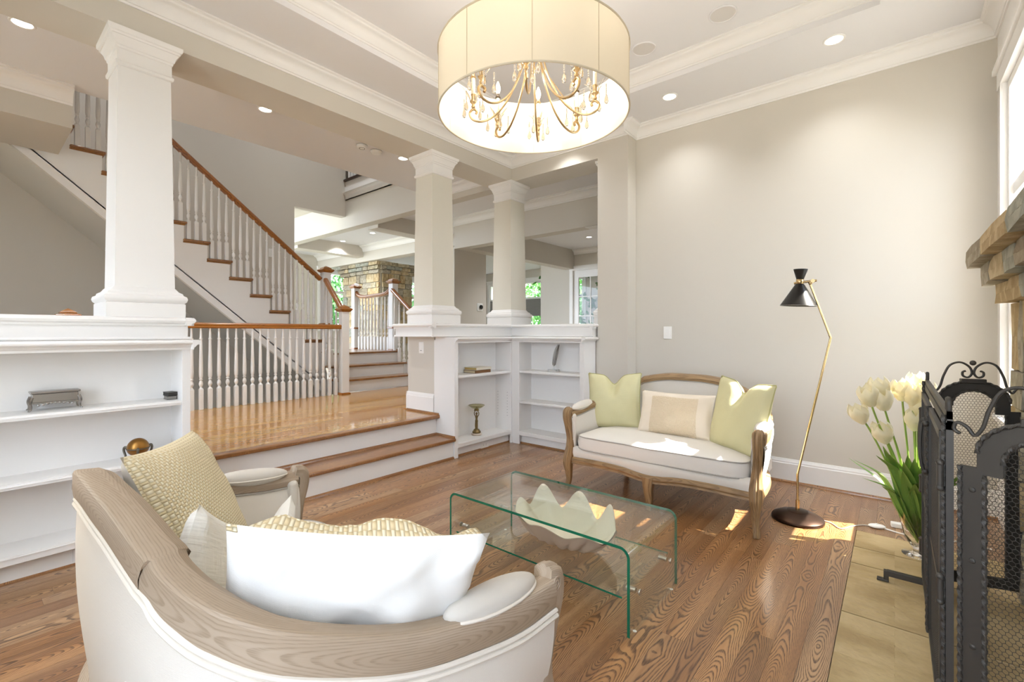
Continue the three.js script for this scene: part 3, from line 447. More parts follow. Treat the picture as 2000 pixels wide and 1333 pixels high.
const slub = tex(256, 256, (u, v) => 0.5 + 0.5 * (fbm(u * 6, v * 60, 0, 3) - 0.5) + 0.5 * (fbm(u * 50 + 3, v * 8, 0, 3) - 0.5), false, [4, 4]);
const mWhiteSlub = std({ color: 0xeeece6, roughness: 0.95, bumpMap: slub, bumpScale: 0.003 });
const mGreenVelvet = phys({ color: 0xcdc69a, roughness: 0.6, sheen: 0.6, sheenRoughness: 0.35, sheenColor: new THREE.Color(0xd9d6a4), bumpMap: slub, bumpScale: 0.0008 });
const mGreenPipe = std({ color: 0xaca773, roughness: 0.7 });
const mCreamSatin = phys({ color: 0xe6d8c4, roughness: 0.5, sheen: 0.5, sheenRoughness: 0.4, sheenColor: new THREE.Color(0xf2e6d4) });
const sequin = tex(256, 256, (u, v) => sst(0.45, 0.62, vnoise(u * 90, v * 90)) * 0.8 + 0.2 * vnoise(u * 30, v * 30), false, [3, 3]);
const mSequin = phys({ color: 0xdfcdb0, roughness: 0.38, metalness: 0.2, bumpMap: sequin, bumpScale: 0.003 });

// a filled cushion: w by h, thickness t, standing in its own xy plane; front towards +z
function cushionGeo(w, h, t, { nx = 28, ny = 24, seed = 1, pinch = 0.05, chop = 0, wrinkle = 0.006, front = 1, sag = 0 } = {}) {
  const mk = (s) => {
    const g = new THREE.PlaneGeometry(1, 1, nx, ny), p = g.attributes.position, u = g.attributes.uv;
    for (let i = 0; i < p.count; i++) {
      const a = p.getX(i) * 2, b = p.getY(i) * 2;
      let x = a * w / 2 * (1 - pinch * (1 - a * a) * 0 - pinch * (1 - b * b)), y = b * h / 2 * (1 - pinch * (1 - a * a));
      let d = t / 2 * Math.pow(Math.max(0, 1 - a * a), 0.42) * Math.pow(Math.max(0, 1 - b * b), 0.42);
      const top = sst(-0.1, 1, b);
      const c = Math.exp(-(a * a) / 0.06) * top * chop; y -= c * h * 0.5; d *= 1 - Math.exp(-(a * a) / 0.03) * top * Math.min(0.75, chop * 2.5);
      x *= 1 - 0.0 * top; y -= sag * (1 - a * a) * (b > 0 ? b : 0) * h;
      d += wrinkle * (fbm(a * 3 + seed, b * 3, seed, 3) - 0.5) * 2 * Math.min(1, d * 60) + wrinkle * 0.8 * Math.sin((a * 7 + fbm(a * 2, b * 2, seed) * 6)) * sst(0.4, 1, Math.abs(b)) * Math.min(1, d * 60);
      p.setXYZ(i, x, y, s * d); u.setXY(i, a * w / 2, b * h / 2);
    }
    if (s < 0) { const q = g.index.array; for (let i = 0; i < q.length; i += 3) { const k = q[i]; q[i] = q[i + 1]; q[i + 1] = k; } }
    g.computeVertexNormals(); return g;
  };
  return [mk(1), mk(-1)];
}
function seamPath(w, h, { pinch = 0.05, chop = 0, sag = 0 }, n = 20) {
  const q = []; const P = (a, b) => { const top = sst(-0.1, 1, b); let y = b * h / 2 * (1 - pinch * (1 - a * a)) - Math.exp(-(a * a) / 0.06) * top * chop * h * 0.5 - sag * (1 - a * a) * (b > 0 ? b : 0) * h; return V(a * w / 2 * (1 - pinch * (1 - b * b)), y, 0); };
  for (let i = 0; i < n; i++) q.push(P(-1 + 2 * i / n, -1)); for (let i = 0; i < n; i++) q.push(P(1, -1 + 2 * i / n)); for (let i = 0; i < n; i++) q.push(P(1 - 2 * i / n, 1)); for (let i = 0; i < n; i++) q.push(P(-1, 1 - 2 * i / n)); return q;
}
function pillow(label, w, h, t, pos, euler, front, back, pipe, opt = {}) {
  const g = thing('throw_pillow', label, 'pillow', pos); if (euler.length === 2) { const x = V(...euler[0]).normalize(), z = x.clone().cross(V(...euler[1])).normalize(); g.quaternion.setFromRotationMatrix(new THREE.Matrix4().makeBasis(x, z.clone().cross(x), z)); } else g.rotation.set(...euler, 'YXZ');
  const [f, b] = cushionGeo(w, h, t, opt);
  mesh('front_cover', f, front, g); mesh('back_cover', b, back, g);
  if (pipe) mesh('piping', tube(seamPath(w, h, opt), opt.pr || 0.004, 160, 6, true), pipe, g);
  return g;
}

// ---------------------------------------------------------------- the two settees
const halfRail = [[0, 0.885, -0.375], [0.15, 0.882, -0.373], [0.26, 0.868, -0.368], [0.33, 0.853, -0.362], [0.372, 0.842, -0.356], [0.386, 0.828, -0.353], [0.44, 0.803, -0.336], [0.5, 0.78, -0.308], [0.56, 0.745, -0.252], [0.605, 0.705, -0.16], [0.64, 0.665, -0.04], [0.662, 0.637, 0.1], [0.672, 0.618, 0.22], [0.672, 0.612, 0.35]];
function settee(label, pos, turn, wood) {
  const t = thing('settee', label, 'settee', pos, turn);
  const P = [...halfRail.slice(1).reverse().map(([x, y, z]) => V(-x, y, z)), ...halfRail.map(([x, y, z]) => V(x, y, z))];
  const path = curve(P, 150);
  // carved top rail
  mesh('top_rail', sweep(path, [[-0.026, -0.076], [-0.034, -0.07], [-0.037, -0.05], [-0.037, -0.008], [-0.034, -0.002], [-0.028, 0.0], [0.008, -0.003], [0.026, -0.014], [0.034, -0.028], [0.03, -0.05], [0.02, -0.055]], { crease: 0.42, scale: (f, p) => Math.abs(p.x) < 0.378 ? [1.1, 1.04] : [0.98, 1] }), wood, t);
  // upholstered shell, outside and inside
  const shell = (off, top, low, rows, bulge) => {
    const N = path.length, pos2 = [], uv = [], idx = []; let L = 0;
    for (let i = 0; i < N; i++) {
      const a = path[Math.max(0, i - 1)], c = path[Math.min(N - 1, i + 1)], T = c.clone().sub(a).normalize(), n = T.clone().cross(V(0, 1, 0)).normalize(); if (i) L += path[i].distanceTo(path[i - 1]);
      for (let j = 0; j <= rows; j++) {
        const s = j / rows, y = (path[i].y + top) * (1 - s) + low * s, taper = off < 0 ? 1 - 0.055 * s : 1 - 0.0 * s;
        const o = off + bulge * Math.sin(Math.PI * Math.min(1, s * 1.15)) ; const q = path[i].clone().addScaledVector(n, o);
        pos2.push(q.x * taper, y, q.z * taper); uv.push(L, y); if (i && j) { const k = i * (rows + 1) + j; idx.push(k - rows - 2, k - rows - 1, k - 1, k - rows - 1, k, k - 1); }
      }
    }
    const g = new THREE.BufferGeometry(); g.setAttribute('position', new THREE.Float32BufferAttribute(pos2, 3)); g.setAttribute('uv', new THREE.Float32BufferAttribute(uv, 2)); g.setIndex(idx); g.computeVertexNormals(); return g;
  };
  mesh('outer_back', shell(-0.03, -0.06, 0.255, 12, -0.014), mLinen, t);
  mesh('inner_back', shell(0.024, -0.045, 0.3, 10, 0.02), mLinen, t);
  const off = (o, dy, k = 1) => path.map((p, i) => { const a = path[Math.max(0, i - 1)], c = path[Math.min(path.length - 1, i + 1)], n = c.clone().sub(a).normalize().cross(V(0, 1, 0)).normalize(); return p.clone().addScaledVector(n, o).add(V(0, dy, 0)); });
  mesh('welt', sweep(off(-0.034, -0.078), circle(0.006, 8)), mWelt, t);
  mesh('welt', sweep(off(-0.036, -0.09), circle(0.006, 8)), mWelt, t);
  mesh('welt', sweep(off(0.03, -0.056), circle(0.004, 6)), mGreyWelt, t);
  // seat rail that follows the body, serpentine at the front
  const base = path.map((p) => V(p.x * 0.955, 0.245, p.z * 0.95));
  mesh('seat_rail', sweep(base, [[-0.05, -0.028], [-0.056, -0.015], [-0.052, 0.018], [-0.03, 0.026], [0, 0.026], [0, -0.028]]), wood, t);
  const fr = curve([[-0.66, 0.225, 0.358], [-0.58, 0.228, 0.362], [-0.4, 0.235, 0.374], [-0.2, 0.232, 0.386], [-0.08, 0.218, 0.393], [0, 0.213, 0.395], [0.08, 0.218, 0.393], [0.2, 0.232, 0.386], [0.4, 0.235, 0.374], [0.58, 0.228, 0.362], [0.66, 0.225, 0.358]], 60);
  mesh('front_rail', sweep(fr, [[-0.018, -0.022], [-0.02, 0.024], [0.004, 0.03], [0.016, 0.02], [0.02, 0.004], [0.014, -0.008], [0.018, -0.02]].map(([a, b]) => [a, b])), wood, t);
  { const q = [], u = [], ix = [], n = fr.length; fr.forEach((p, i) => { for (const [y, dz] of [[p.y + 0.026, -0.003], [(p.y + 0.33) / 2 + 0.01, 0.006], [0.325, -0.004], [0.33, -0.05]]) { q.push(p.x * 0.985, y, p.z + dz); u.push(p.x, y); } if (i) for (let j = 0; j < 3; j++) { const k = i * 4 + j; ix.push(k - 4, k, k - 3, k - 3, k, k + 1); } }); const g = new THREE.BufferGeometry(); g.setAttribute('position', new THREE.Float32BufferAttribute(q, 3)); g.setAttribute('uv', new THREE.Float32BufferAttribute(u, 2)); g.setIndex(ix); g.computeVertexNormals(); mesh('front_panel', g, mLinen, t); }
  mesh('deck', boxUV(bb(-0.62, 0.62, 0.24, 0.315, -0.33, 0.34)), mLinen, t);
  // arm fronts running down into cabriole legs
  for (const s of [-1, 1]) {
    const pts = [[0.672, 0.618, 0.34], [0.673, 0.606, 0.372], [0.673, 0.56, 0.378], [0.67, 0.48, 0.36], [0.664, 0.4, 0.345], [0.66, 0.33, 0.35], [0.661, 0.27, 0.366], [0.664, 0.21, 0.382], [0.66, 0.14, 0.374], [0.66, 0.07, 0.37], [0.668, 0.02, 0.388], [0.67, 0.0, 0.392]].map(([x, y, z]) => V(s * x, y, z));
    const w = [[0.9, 0.7], [1, 0.9], [0.95, 0.9], [0.85, 0.8], [0.85, 0.85], [1, 1.0], [1.2, 1.2], [1.12, 1.12], [0.82, 0.82], [0.6, 0.6], [0.58, 0.62], [0.62, 0.7]];
    const sc = (f) => { const k = f * (w.length - 1), i = Math.min(w.length - 2, Math.floor(k)), r = k - i; return [w[i][0] + (w[i + 1][0] - w[i][0]) * r, w[i][1] + (w[i + 1][1] - w[i][1]) * r]; };
    const sec = [[-0.03, -0.026], [-0.03, 0.014], [-0.02, 0.026], [-0.012, 0.022], [-0.006, 0.03], [0.006, 0.03], [0.012, 0.022], [0.02, 0.026], [0.03, 0.014], [0.03, -0.026]];
    mesh('front_leg', sweep(curve(pts, 44), sec, { up: V(0, 0, 1), scale: sc, crease: 0.6 }), wood, t);
    const spiral = []; for (let i = 0; i <= 40; i++) { const a = i / 40 * 4 * Math.PI, r = 0.004 + 0.016 * i / 40; spiral.push(V(s * 0.706, 0.6 + r * Math.sin(a), 0.352 - r * Math.cos(a))); }
    mesh('scroll', tube(spiral, 0.0025, 80, 5), wood, t);
    mesh('rear_leg', sweep([V(s * 0.5, 0.25, -0.29), V(s * 0.5, 0.12, -0.3), V(s * 0.505, 0, -0.335)], [[-0.022, -0.022], [-0.022, 0.022], [0.022, 0.022], [0.022, -0.022]], { up: V(0, 0, 1), scale: (f) => 1 - 0.35 * f }), wood, t);
    // padded arm rest with its welt
    const pad = new THREE.SphereGeometry(1, 24, 14); pad.scale(0.044, 0.034, 0.145); const pp = pad.attributes.position; for (let i = 0; i < pp.count; i++) { const z = pp.getZ(i); pp.setY(i, pp.getY(i) - 0.10 * z + 0.2 * z * z); } pad.computeVertexNormals(); pad.translate(s * 0.664, 0.63, 0.165); mesh('arm_pad', pad, mLinen, t);
    const ring = []; for (let i = 0; i < 28; i++) { const a = i / 28 * 2 * Math.PI, z = 0.142 * Math.sin(a); ring.push(V(s * 0.664 + 0.045 * Math.cos(a), 0.626 - 0.10 * z + 0.2 * z * z, 0.165 + z)); } mesh('welt', tube(ring, 0.004, 56, 6, true), mWelt, t);
    // front edge of the arm, closing the shell
    mesh('arm_front', boxUV(rb(s * 0.625, s * 0.68, 0.28, 0.585, 0.3, 0.345, 0.02, 3)), mLinen, t);
  }
  mesh('centre_leg', sweep(curve([[0, 0.225, 0.392], [0, 0.15, 0.398], [0, 0.08, 0.384], [0, 0.02, 0.388], [0, 0, 0.394]], 16), [[-0.03, -0.024], [-0.03, 0.016], [-0.012, 0.026], [0.012, 0.026], [0.03, 0.016], [0.03, -0.024]], { up: V(0, 0, 1), scale: (f) => f < 0.2 ? 1.3 - 1.2 * f : Math.max(0.62, 1.12 - 0.62 * f) }), wood, t);
  // loose seat cushion
  { const sh = new THREE.Shape(); const a = 0.607; sh.moveTo(-a, 0.28); sh.lineTo(-a, -0.1); sh.quadraticCurveTo(-a, -0.3, -0.42, -0.32); sh.lineTo(0.42, -0.32); sh.quadraticCurveTo(a, -0.3, a, -0.1); sh.lineTo(a, 0.28); sh.quadraticCurveTo(a, 0.36, 0.5, 0.375); sh.quadraticCurveTo(0, 0.4, -0.5, 0.375); sh.quadraticCurveTo(-a, 0.36, -a, 0.28);
    const pts = sh.getPoints(14), N = pts.length - 1, q = [], uv = [], ix = []; const prof = [[0.995, 0.318], [1.0, 0.33], [1.012, 0.375], [1.0, 0.42], [0.985, 0.428], [0.93, 0.438], [0.75, 0.448], [0.5, 0.453], [0.25, 0.455], [0.001, 0.456]];
    prof.forEach(([r, y], j) => pts.slice(0, N).forEach((p, i) => { const x = p.x * r, z = p.y * r, n = (fbm(x * 5 + 3, z * 7, 2, 3) - 0.5) * (j > 3 ? 0.016 : 0.01); q.push(x, y + (j > 0 ? n : 0), -0.0 + z * 1); uv.push(x, j < 4 ? y : z); }));
    const n = N; for (let j = 0; j + 1 < prof.length; j++) for (let i = 0; i < n; i++) { const A = j * n + i, B = j * n + (i + 1) % n, C = A + n, D = B + n; ix.push(A, C, B, B, C, D); }
    const g = new THREE.BufferGeometry(); g.setAttribute('position', new THREE.Float32BufferAttribute(q, 3)); g.setAttribute('uv', new THREE.Float32BufferAttribute(uv, 2)); g.setIndex(ix); g.computeVertexNormals();
    const c = mesh('seat_cushion', g, mCushionLinen, t);
    for (const [r, y] of [[1.004, 0.422], [1.002, 0.326]]) mesh('welt', tube(pts.slice(0, N).map((p) => V(p.x * r, y + (fbm(p.x * 5 + 3, p.y * 7, 2, 3) - 0.5) * 0.01, p.y * r)), 0.0045, 160, 6, true), mGreyWelt, c);
  }
  return t;
}
const S1 = [-1.3, 0, -3.42], S2 = [-1.35, 0, -0.595];
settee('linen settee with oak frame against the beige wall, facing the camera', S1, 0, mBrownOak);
settee('linen settee with weathered oak frame in the foreground, seen from behind', S2, Math.PI, mSofaWood);

pillow('sage green velvet pillow at the left end of the far settee', 0.44, 0.46, 0.15, [-1.8, 0.655, -3.5], [-0.2, 0.3, 0.03], mGreenVelvet, mGreenVelvet, mGreenPipe, { seed: 3, chop: 0.34, pinch: 0.07 });
pillow('sage green velvet pillow at the right end of the far settee', 0.46, 0.5, 0.17, [-0.8, 0.655, -3.36], [-0.2, -0.55, -0.05], mGreenVelvet, mGreenVelvet, mGreenPipe, { seed: 5, chop: 0.3, pinch: 0.06 });
{ const p = pillow('cream lumbar pillow with shimmering centre on the far settee', 0.56, 0.34, 0.13, [-1.28, 0.6, -3.47], [-0.32, 0.02, 0.0], mCreamSatin, mCreamSatin, null, { seed: 9, pinch: 0.05, wrinkle: 0.009 });
  const [f] = cushionGeo(0.56, 0.34, 0.134, { seed: 9, pinch: 0.05, wrinkle: 0.009 }); const a = f.attributes.position, u = f.attributes.uv, ix = f.index.array, keep = []; for (let i = 0; i < ix.length; i += 3) { let ok = true; for (let k = 0; k < 3; k++) { const x = u.getX(ix[i + k]), y = u.getY(ix[i + k]); if (Math.abs(x - 0.0) > 0.2 || y > 0.13) ok = false; } if (ok) keep.push(ix[i], ix[i + 1], ix[i + 2]); } f.setIndex(keep); mesh('sequin_panel', f, mSequin, p); }
// pillows on the near settee
pillow('gold basket-weave pillow propped in the far corner of the near settee', 0.47, 0.46, 0.15, [-1.655, 0.678, -0.465], [[-0.824, -0.053, -0.563], [0.023, 0.879, 0.476]], mWeave, mWhiteCotton, null, { seed: 13, pinch: 0.06 });
pillow('white slub pillow against the middle of the near settee back', 0.38, 0.4, 0.13, [-1.21, 0.59, -0.34], [[-0.71, -0.49, -0.5], [-0.3, 0.85, -0.4]], mWhiteSlub, mWhiteSlub, null, { seed: 15, pinch: 0.05 });
pillow('white pillow with basket-weave face leaning on the near arm', 0.5, 0.4, 0.2, [-0.87, 0.65, -0.525], [[-0.515, 0.17, 0.835], [0.4, 0.9, 0.0]], mWeave, mWhiteCotton, null, { seed: 17, pinch: 0.05, wrinkle: 0.02, sag: 0.02 });
pillow('small white lace pillow lying behind the gold pillow', 0.36, 0.26, 0.1, [-1.48, 0.52, -0.62], [0.35, 2.7, 0.1], mWhiteSlub, mWhiteSlub, null, { seed: 19, pinch: 0.06 });

// ---------------------------------------------------------------- waterfall glass table with shell
const mTableGlass = phys({ color: 0xfbfefc, roughness: 0, transmission: 1, ior: 1.5, thickness: 0, side: THREE.DoubleSide });
{
  const t = thing('coffee_table', 'bent clear glass waterfall coffee table with lower shelf', 'table', [-1.335, 0, -1.965]);
  const W = 0.525, H = 0.356, th = 0.012, r = 0.045, D = 0.515;
  const sh = new THREE.Shape(); sh.moveTo(-W, 0); sh.lineTo(-W, H - r); sh.absarc(-W + r, H - r, r, Math.PI, Math.PI / 2, true); sh.lineTo(W - r, H); sh.absarc(W - r, H - r, r, Math.PI / 2, 0, true); sh.lineTo(W, 0); sh.lineTo(W - th, 0); sh.lineTo(W - th, H - r); sh.absarc(W - r, H - r, r - th, 0, Math.PI / 2, false); sh.lineTo(-W + r, H - th); sh.absarc(-W + r, H - r, r - th, Math.PI / 2, Math.PI, false); sh.lineTo(-W + th, 0); sh.closePath();
  const g = new THREE.ExtrudeGeometry(sh, { depth: D, bevelEnabled: false, curveSegments: 10 }); g.translate(0, 0.0015, -D / 2);
  mesh('top', toCreasedNormals(g, 0.5), mTableGlass, t);
  const mEdge = phys({ color: 0x1f7f62, roughness: 0.15, transmission: 0.35, thickness: 0 });
  for (const [d, nm] of [[D / 2, 'polished_edge'], [-D / 2 - 0.0008, 'polished_edge']]) mesh(nm, new THREE.ExtrudeGeometry(sh, { depth: 0.0008, bevelEnabled: false, curveSegments: 10 }).translate(0, 0.0015, d), mEdge, t);
  for (const [z0, z1] of [[D / 2 - 0.012, D / 2 - 0.0112], [-D / 2 + 0.0112, -D / 2 + 0.012]]) mesh('shelf_edge', bb(-W + 0.04, W - 0.04, 0.14, 0.148, z0, z1), mEdge, t);
  mesh('glass_shelf', bb(-W + 0.04, W - 0.04, 0.14, 0.148, -D / 2 + 0.012, D / 2 - 0.012), mTableGlass, t);
  for (const x of [-1, 1]) for (const z of [-0.17, 0.17]) mesh('shelf_clamp', join([straight([x * (W - 0.015), 0.15, z], [x * (W - 0.055), 0.15, z], 0.011, 14), straight([x * (W + 0.001), 0.15, z], [x * (W + 0.006), 0.15, z], 0.012, 14)]), mSteel, t);
  for (const x of [-1, 1]) for (const z of [-0.2, 0.2]) mesh('foot_pad', new THREE.CylinderGeometry(0.008, 0.008, 0.0015, 12).translate(x * (W - 0.006), 0.0008, z), mPlate, t);
}
{ // giant clam shell: scalloped rim, ribbed underside
  const t = thing('clam_shell', 'large cream giant clam shell on the glass shelf', 'shell', [-1.32, 0.149, -1.99], -0.1);
  const mShell = std({ color: 0xe9dfca, roughness: 0.55 }), mShellOut = std({ color: 0xc9b7a4, roughness: 0.8, bumpMap: rough1, bumpScale: 0.004 });
  const NA = 160, NR = 22;
  const rim = (a) => { const c = Math.cos(a), s = Math.sin(a); const back = sst(-0.25, 0.7, -s); const lobe = Math.pow(0.5 + 0.5 * Math.cos(a * 8.0 + 0.1), 0.8); return { rx: 0.31 * (1 + 0.03 * lobe), rz: (s < 0 ? 0.16 : 0.145) * (1 + 0.12 * lobe * sst(0, 0.6, s)), h: 0.085 + 0.03 * lobe + back * (0.01 + 0.085 * lobe) }; };
  const surf = (inn) => { const q = [], u = [], ix = []; for (let i = 0; i <= NA; i++) { const a = i / NA * 2 * Math.PI, m = rim(a); for (let j = 0; j <= NR; j++) { const f = j / NR, rr = Math.pow(f, 0.75); let y = m.h * Math.pow(f, inn ? 2.2 : 1.9) + (inn ? 0.016 * (1 - f) + 0.004 : 0), rib = inn ? 0 : 0.019 * Math.abs(Math.sin(a * 9)) * Math.sin(Math.PI * Math.min(1, f * 1.02)) + 0.004 * Math.sin(Math.PI * f) + Math.max(0, fbm(Math.cos(a) * 9 + 5, Math.sin(a) * 9, f * 8, 3) - 0.35) * 0.018 * Math.sin(Math.PI * f); const k = rr + rib * 2.5 - (inn ? 0.012 * f : 0); q.push(Math.cos(a) * m.rx * k, Math.max(0, y - rib * 0.6), Math.sin(a) * m.rz * k); u.push(i / NA * 3, f); if (i && j) { const c = i * (NR + 1) + j; ix.push(c - NR - 2, c - NR - 1, c - 1, c - NR - 1, c, c - 1); } } } const g = new THREE.BufferGeometry(); g.setAttribute('position', new THREE.Float32BufferAttribute(q, 3)); g.setAttribute('uv', new THREE.Float32BufferAttribute(u, 2)); g.setIndex(ix); g.computeVertexNormals(); return g; };
  mesh('inner_bowl', surf(true), mShell, t); mesh('ribbed_outside', surf(false), mShellOut, t);
}
// ---------------------------------------------------------------- floor lamp
{
  const t = thing('floor_lamp', 'black and brass angled floor lamp beside the settee', 'floor lamp', [-0.487, 0, -3.5]);
  const mBronze = std({ color: 0x3d2d24, metalness: 0.85, roughness: 0.38 }), mShadeB = std({ color: 0x151311, roughness: 0.35, metalness: 0.3 });
  mesh('base', lathe([[0, 0], [0.148, 0], [0.15, 0.012], [0.146, 0.022], [0.11, 0.042], [0.06, 0.055], [0.058, 0.062], [0.02, 0.066], [0, 0.066]], 40), mBronze, t);
  mesh('pole', join([straight([0, 0.06, 0], [0, 0.13, 0], 0.012, 14), straight([0, 0.12, 0], [0.0, 0.3, 0], 0.0072, 12), straight([0.0, 0.298, 0], [0.178, 1.19, 0], 0.0068, 12), new THREE.SphereGeometry(0.0069, 12, 8).translate(0.178, 1.19, 0), straight([0.178, 1.19, 0], [0.071, 1.53, 0], 0.0068, 12)]), mGold, t);
  mesh('arm', join([straight([-0.02, 1.545, 0], [0.105, 1.555, 0], 0.008, 12), new THREE.SphereGeometry(0.012, 12, 8).translate(0.071, 1.54, 0), straight([0.085, 1.553, -0.012], [0.085, 1.553, 0.012], 0.012, 12)]), mGold, t);
  const sh = new THREE.Group(); sh.name = 'lamp_head'; sh.position.set(0.013, 1.552, 0); sh.rotation.z = -0.05; t.add(sh);
  mesh('lower_shade', lathe([[0.021, -0.012], [0.028, -0.02], [0.104, -0.152], [0.106, -0.156], [0.104, -0.156], [0.026, -0.022], [0.02, -0.016]], 40), mShadeB, sh);
  mesh('upper_shade', lathe([[0.0, 0.014], [0.02, 0.014], [0.04, 0.078], [0.041, 0.082], [0.038, 0.08], [0.018, 0.02], [0, 0.02]], 32), mBlack, sh);
  mesh('collar', lathe([[0, -0.014], [0.0225, -0.014], [0.0225, 0.016], [0, 0.016]], 28), mGold, sh);
  mesh('rim', new THREE.TorusGeometry(0.105, 0.0012, 6, 48).rotateX(Math.PI / 2).translate(0, -0.156, 0), mSteel, sh);
}

// ---------------------------------------------------------------- drum chandelier
{
  const cx = -1.485, cz = -1.96, y0 = 2.378, y1 = 2.69, R = 0.5;
  const t = thing('chandelier', 'cream drum shade chandelier with crystal candle arms', 'chandelier', [cx, 0, cz]);
  const mShade = phys({ color: 0xeee0c6, roughness: 1, transmission: 0.1, thickness: 0, side: THREE.DoubleSide });
  const mSeam = std({ color: 0xcdbb9c, roughness: 0.9 }), mBrass = std({ color: 0xc9b088, metalness: 1, roughness: 0.3 }), mDark = std({ color: 0x4a3c2c, roughness: 0.5, metalness: 0.5 });
  const mCrystal = phys({ color: 0xffffff, roughness: 0, transmission: 1, ior: 1.52, thickness: 0.01 });
  const mBulb = std({ color: 0xffffff, emissive: 0xffe9c6, emissiveIntensity: 5 }), mSleeve = std({ color: 0xe9dcc4, roughness: 0.5 });
  mesh('canopy', lathe([[0, TRAY - 0.04], [0.03, TRAY - 0.036], [0.065, TRAY - 0.01], [0.068, TRAY - 0.001], [0, TRAY - 0.001]], 28).translate(0, 0, 0), mBrass, t);
  mesh('stem', straight([0, 2.62, 0], [0, TRAY - 0.03, 0], 0.008, 12), mBrass, t);
  mesh('drum_shade', new THREE.CylinderGeometry(R, R, y1 - y0, 96, 1, true).translate(0, (y0 + y1) / 2, 0), mShade, t);
  for (const y of [y0, y1]) mesh('shade_ring', new THREE.TorusGeometry(R, 0.005, 8, 96).rotateX(Math.PI / 2).translate(0, y, 0), std({ color: 0xd8cbb2, roughness: 0.7 }), t);
  for (let i = 0; i < 10; i++) { const a = 0.93 + i / 10 * 2 * Math.PI; mesh('seam', bb(-0.0012, 0.0012, y0, y1, -0.0008, 0.0008).rotateY(Math.PI / 2 - a).translate(Math.cos(a) * (R + 0.0006), 0, Math.sin(a) * (R + 0.0006)), mSeam, t); }
  for (let i = 0; i < 3; i++) { const a = i / 3 * 2 * Math.PI + 0.3; mesh('spider', straight([0, y1 + 0.02, 0], [Math.cos(a) * R, y1, Math.sin(a) * R], 0.003, 6), mBrass, t); }
  mesh('hub', lathe([[0, 2.6], [0.008, 2.61], [0.014, 2.63], [0.01, 2.65], [0.018, 2.69], [0.03, 2.72], [0.045, 2.76], [0.03, 2.8], [0, 2.8]], 24), mBrass, t);
  const armG = sweep(curve([[0.028, 2.78, 0], [0.05, 2.7, 0], [0.085, 2.58, 0], [0.15, 2.455, 0], [0.225, 2.385, 0], [0.29, 2.368, 0], [0.335, 2.388, 0], [0.345, 2.42, 0], [0.325, 2.438, 0], [0.306, 2.425, 0], [0.312, 2.41, 0]], 48), circle(0.0062, 8), { up: V(0, 0, 1), scale: (f) => f > 0.8 ? 1.15 : 0.7 + 0.6 * f });
  const drop = lathe([[0, -0.052], [0.008, -0.046], [0.012, -0.034], [0.009, -0.016], [0.002, 0]], 8), bead = new THREE.SphereGeometry(0.005, 7, 5);
  const leaf = (() => { const s = new THREE.Shape(); s.moveTo(0, 0); s.quadraticCurveTo(0.012, 0.02, 0, 0.05); s.quadraticCurveTo(-0.012, 0.02, 0, 0); const g = new THREE.ExtrudeGeometry(s, { depth: 0.002, bevelEnabled: false, curveSegments: 5 }); const p = g.attributes.position; for (let i = 0; i < p.count; i++) { const y = p.getY(i); p.setZ(i, p.getZ(i) + 0.012 + y * y * 14); } g.computeVertexNormals(); g.scale(1.35, 1.35, 1.35); return g; })();
  for (let i = 0; i < 8; i++) {
    const a = -0.55 + i / 8 * 2 * Math.PI, g = new THREE.Group(); g.name = 'arm'; g.rotation.y = -a; t.add(g);
    mesh('curved_bar', armG, mBrass, g);
    const r = 0.326;
    mesh('cup', lathe([[0, 2.44], [0.008, 2.442], [0.012, 2.452], [0.007, 2.462], [0.014, 2.472], [0.02, 2.478], [0.012, 2.484], [0.011, 2.51], [0.014, 2.512], [0.014, 2.518], [0, 2.518]], 14).translate(r, 0, 0), mBrass, g);
    mesh('candle_sleeve', new THREE.CylinderGeometry(0.0105, 0.0105, 0.09, 14).translate(r, 2.563, 0), mSleeve, g);
    mesh('socket', lathe([[0.0, 2.606], [0.014, 2.606], [0.016, 2.612], [0.012, 2.617], [0.0095, 2.632], [0, 2.632]], 14).translate(r, 0, 0), i % 2 ? mDark : mBrass, g);
    mesh('bulb', lathe([[0.004, 2.63], [0.011, 2.642], [0.0155, 2.66], [0.012, 2.682], [0.004, 2.704], [0, 2.708]], 16).translate(r, 0, 0), mBulb, g);
    for (let k = 0; k < 6; k++) { const l = mesh('crystal_leaf', leaf, mCrystal, g); l.position.set(r, 2.478, 0); l.rotation.y = k / 6 * 2 * Math.PI; }
    for (let k = 0; k < 4; k++) { const b = k / 4 * 2 * Math.PI + 0.4, px = r + Math.cos(b) * 0.062, pz = Math.sin(b) * 0.062; const parts = [drop.clone().translate(px, 2.455, pz)]; for (let m = 0; m < 6; m++) parts.push(bead.clone().translate(px, 2.46 + m * 0.0095, pz)); mesh('crystal_drop', join(parts), mCrystal, g); }
    const l = new THREE.PointLight(new THREE.Color().setRGB(1, 0.94, 0.85), 0.28, 0, 2); l.position.set(r, 2.667, 0); l.castShadow = true; l.shadow.radius = 0.6; g.add(l);
  }
}
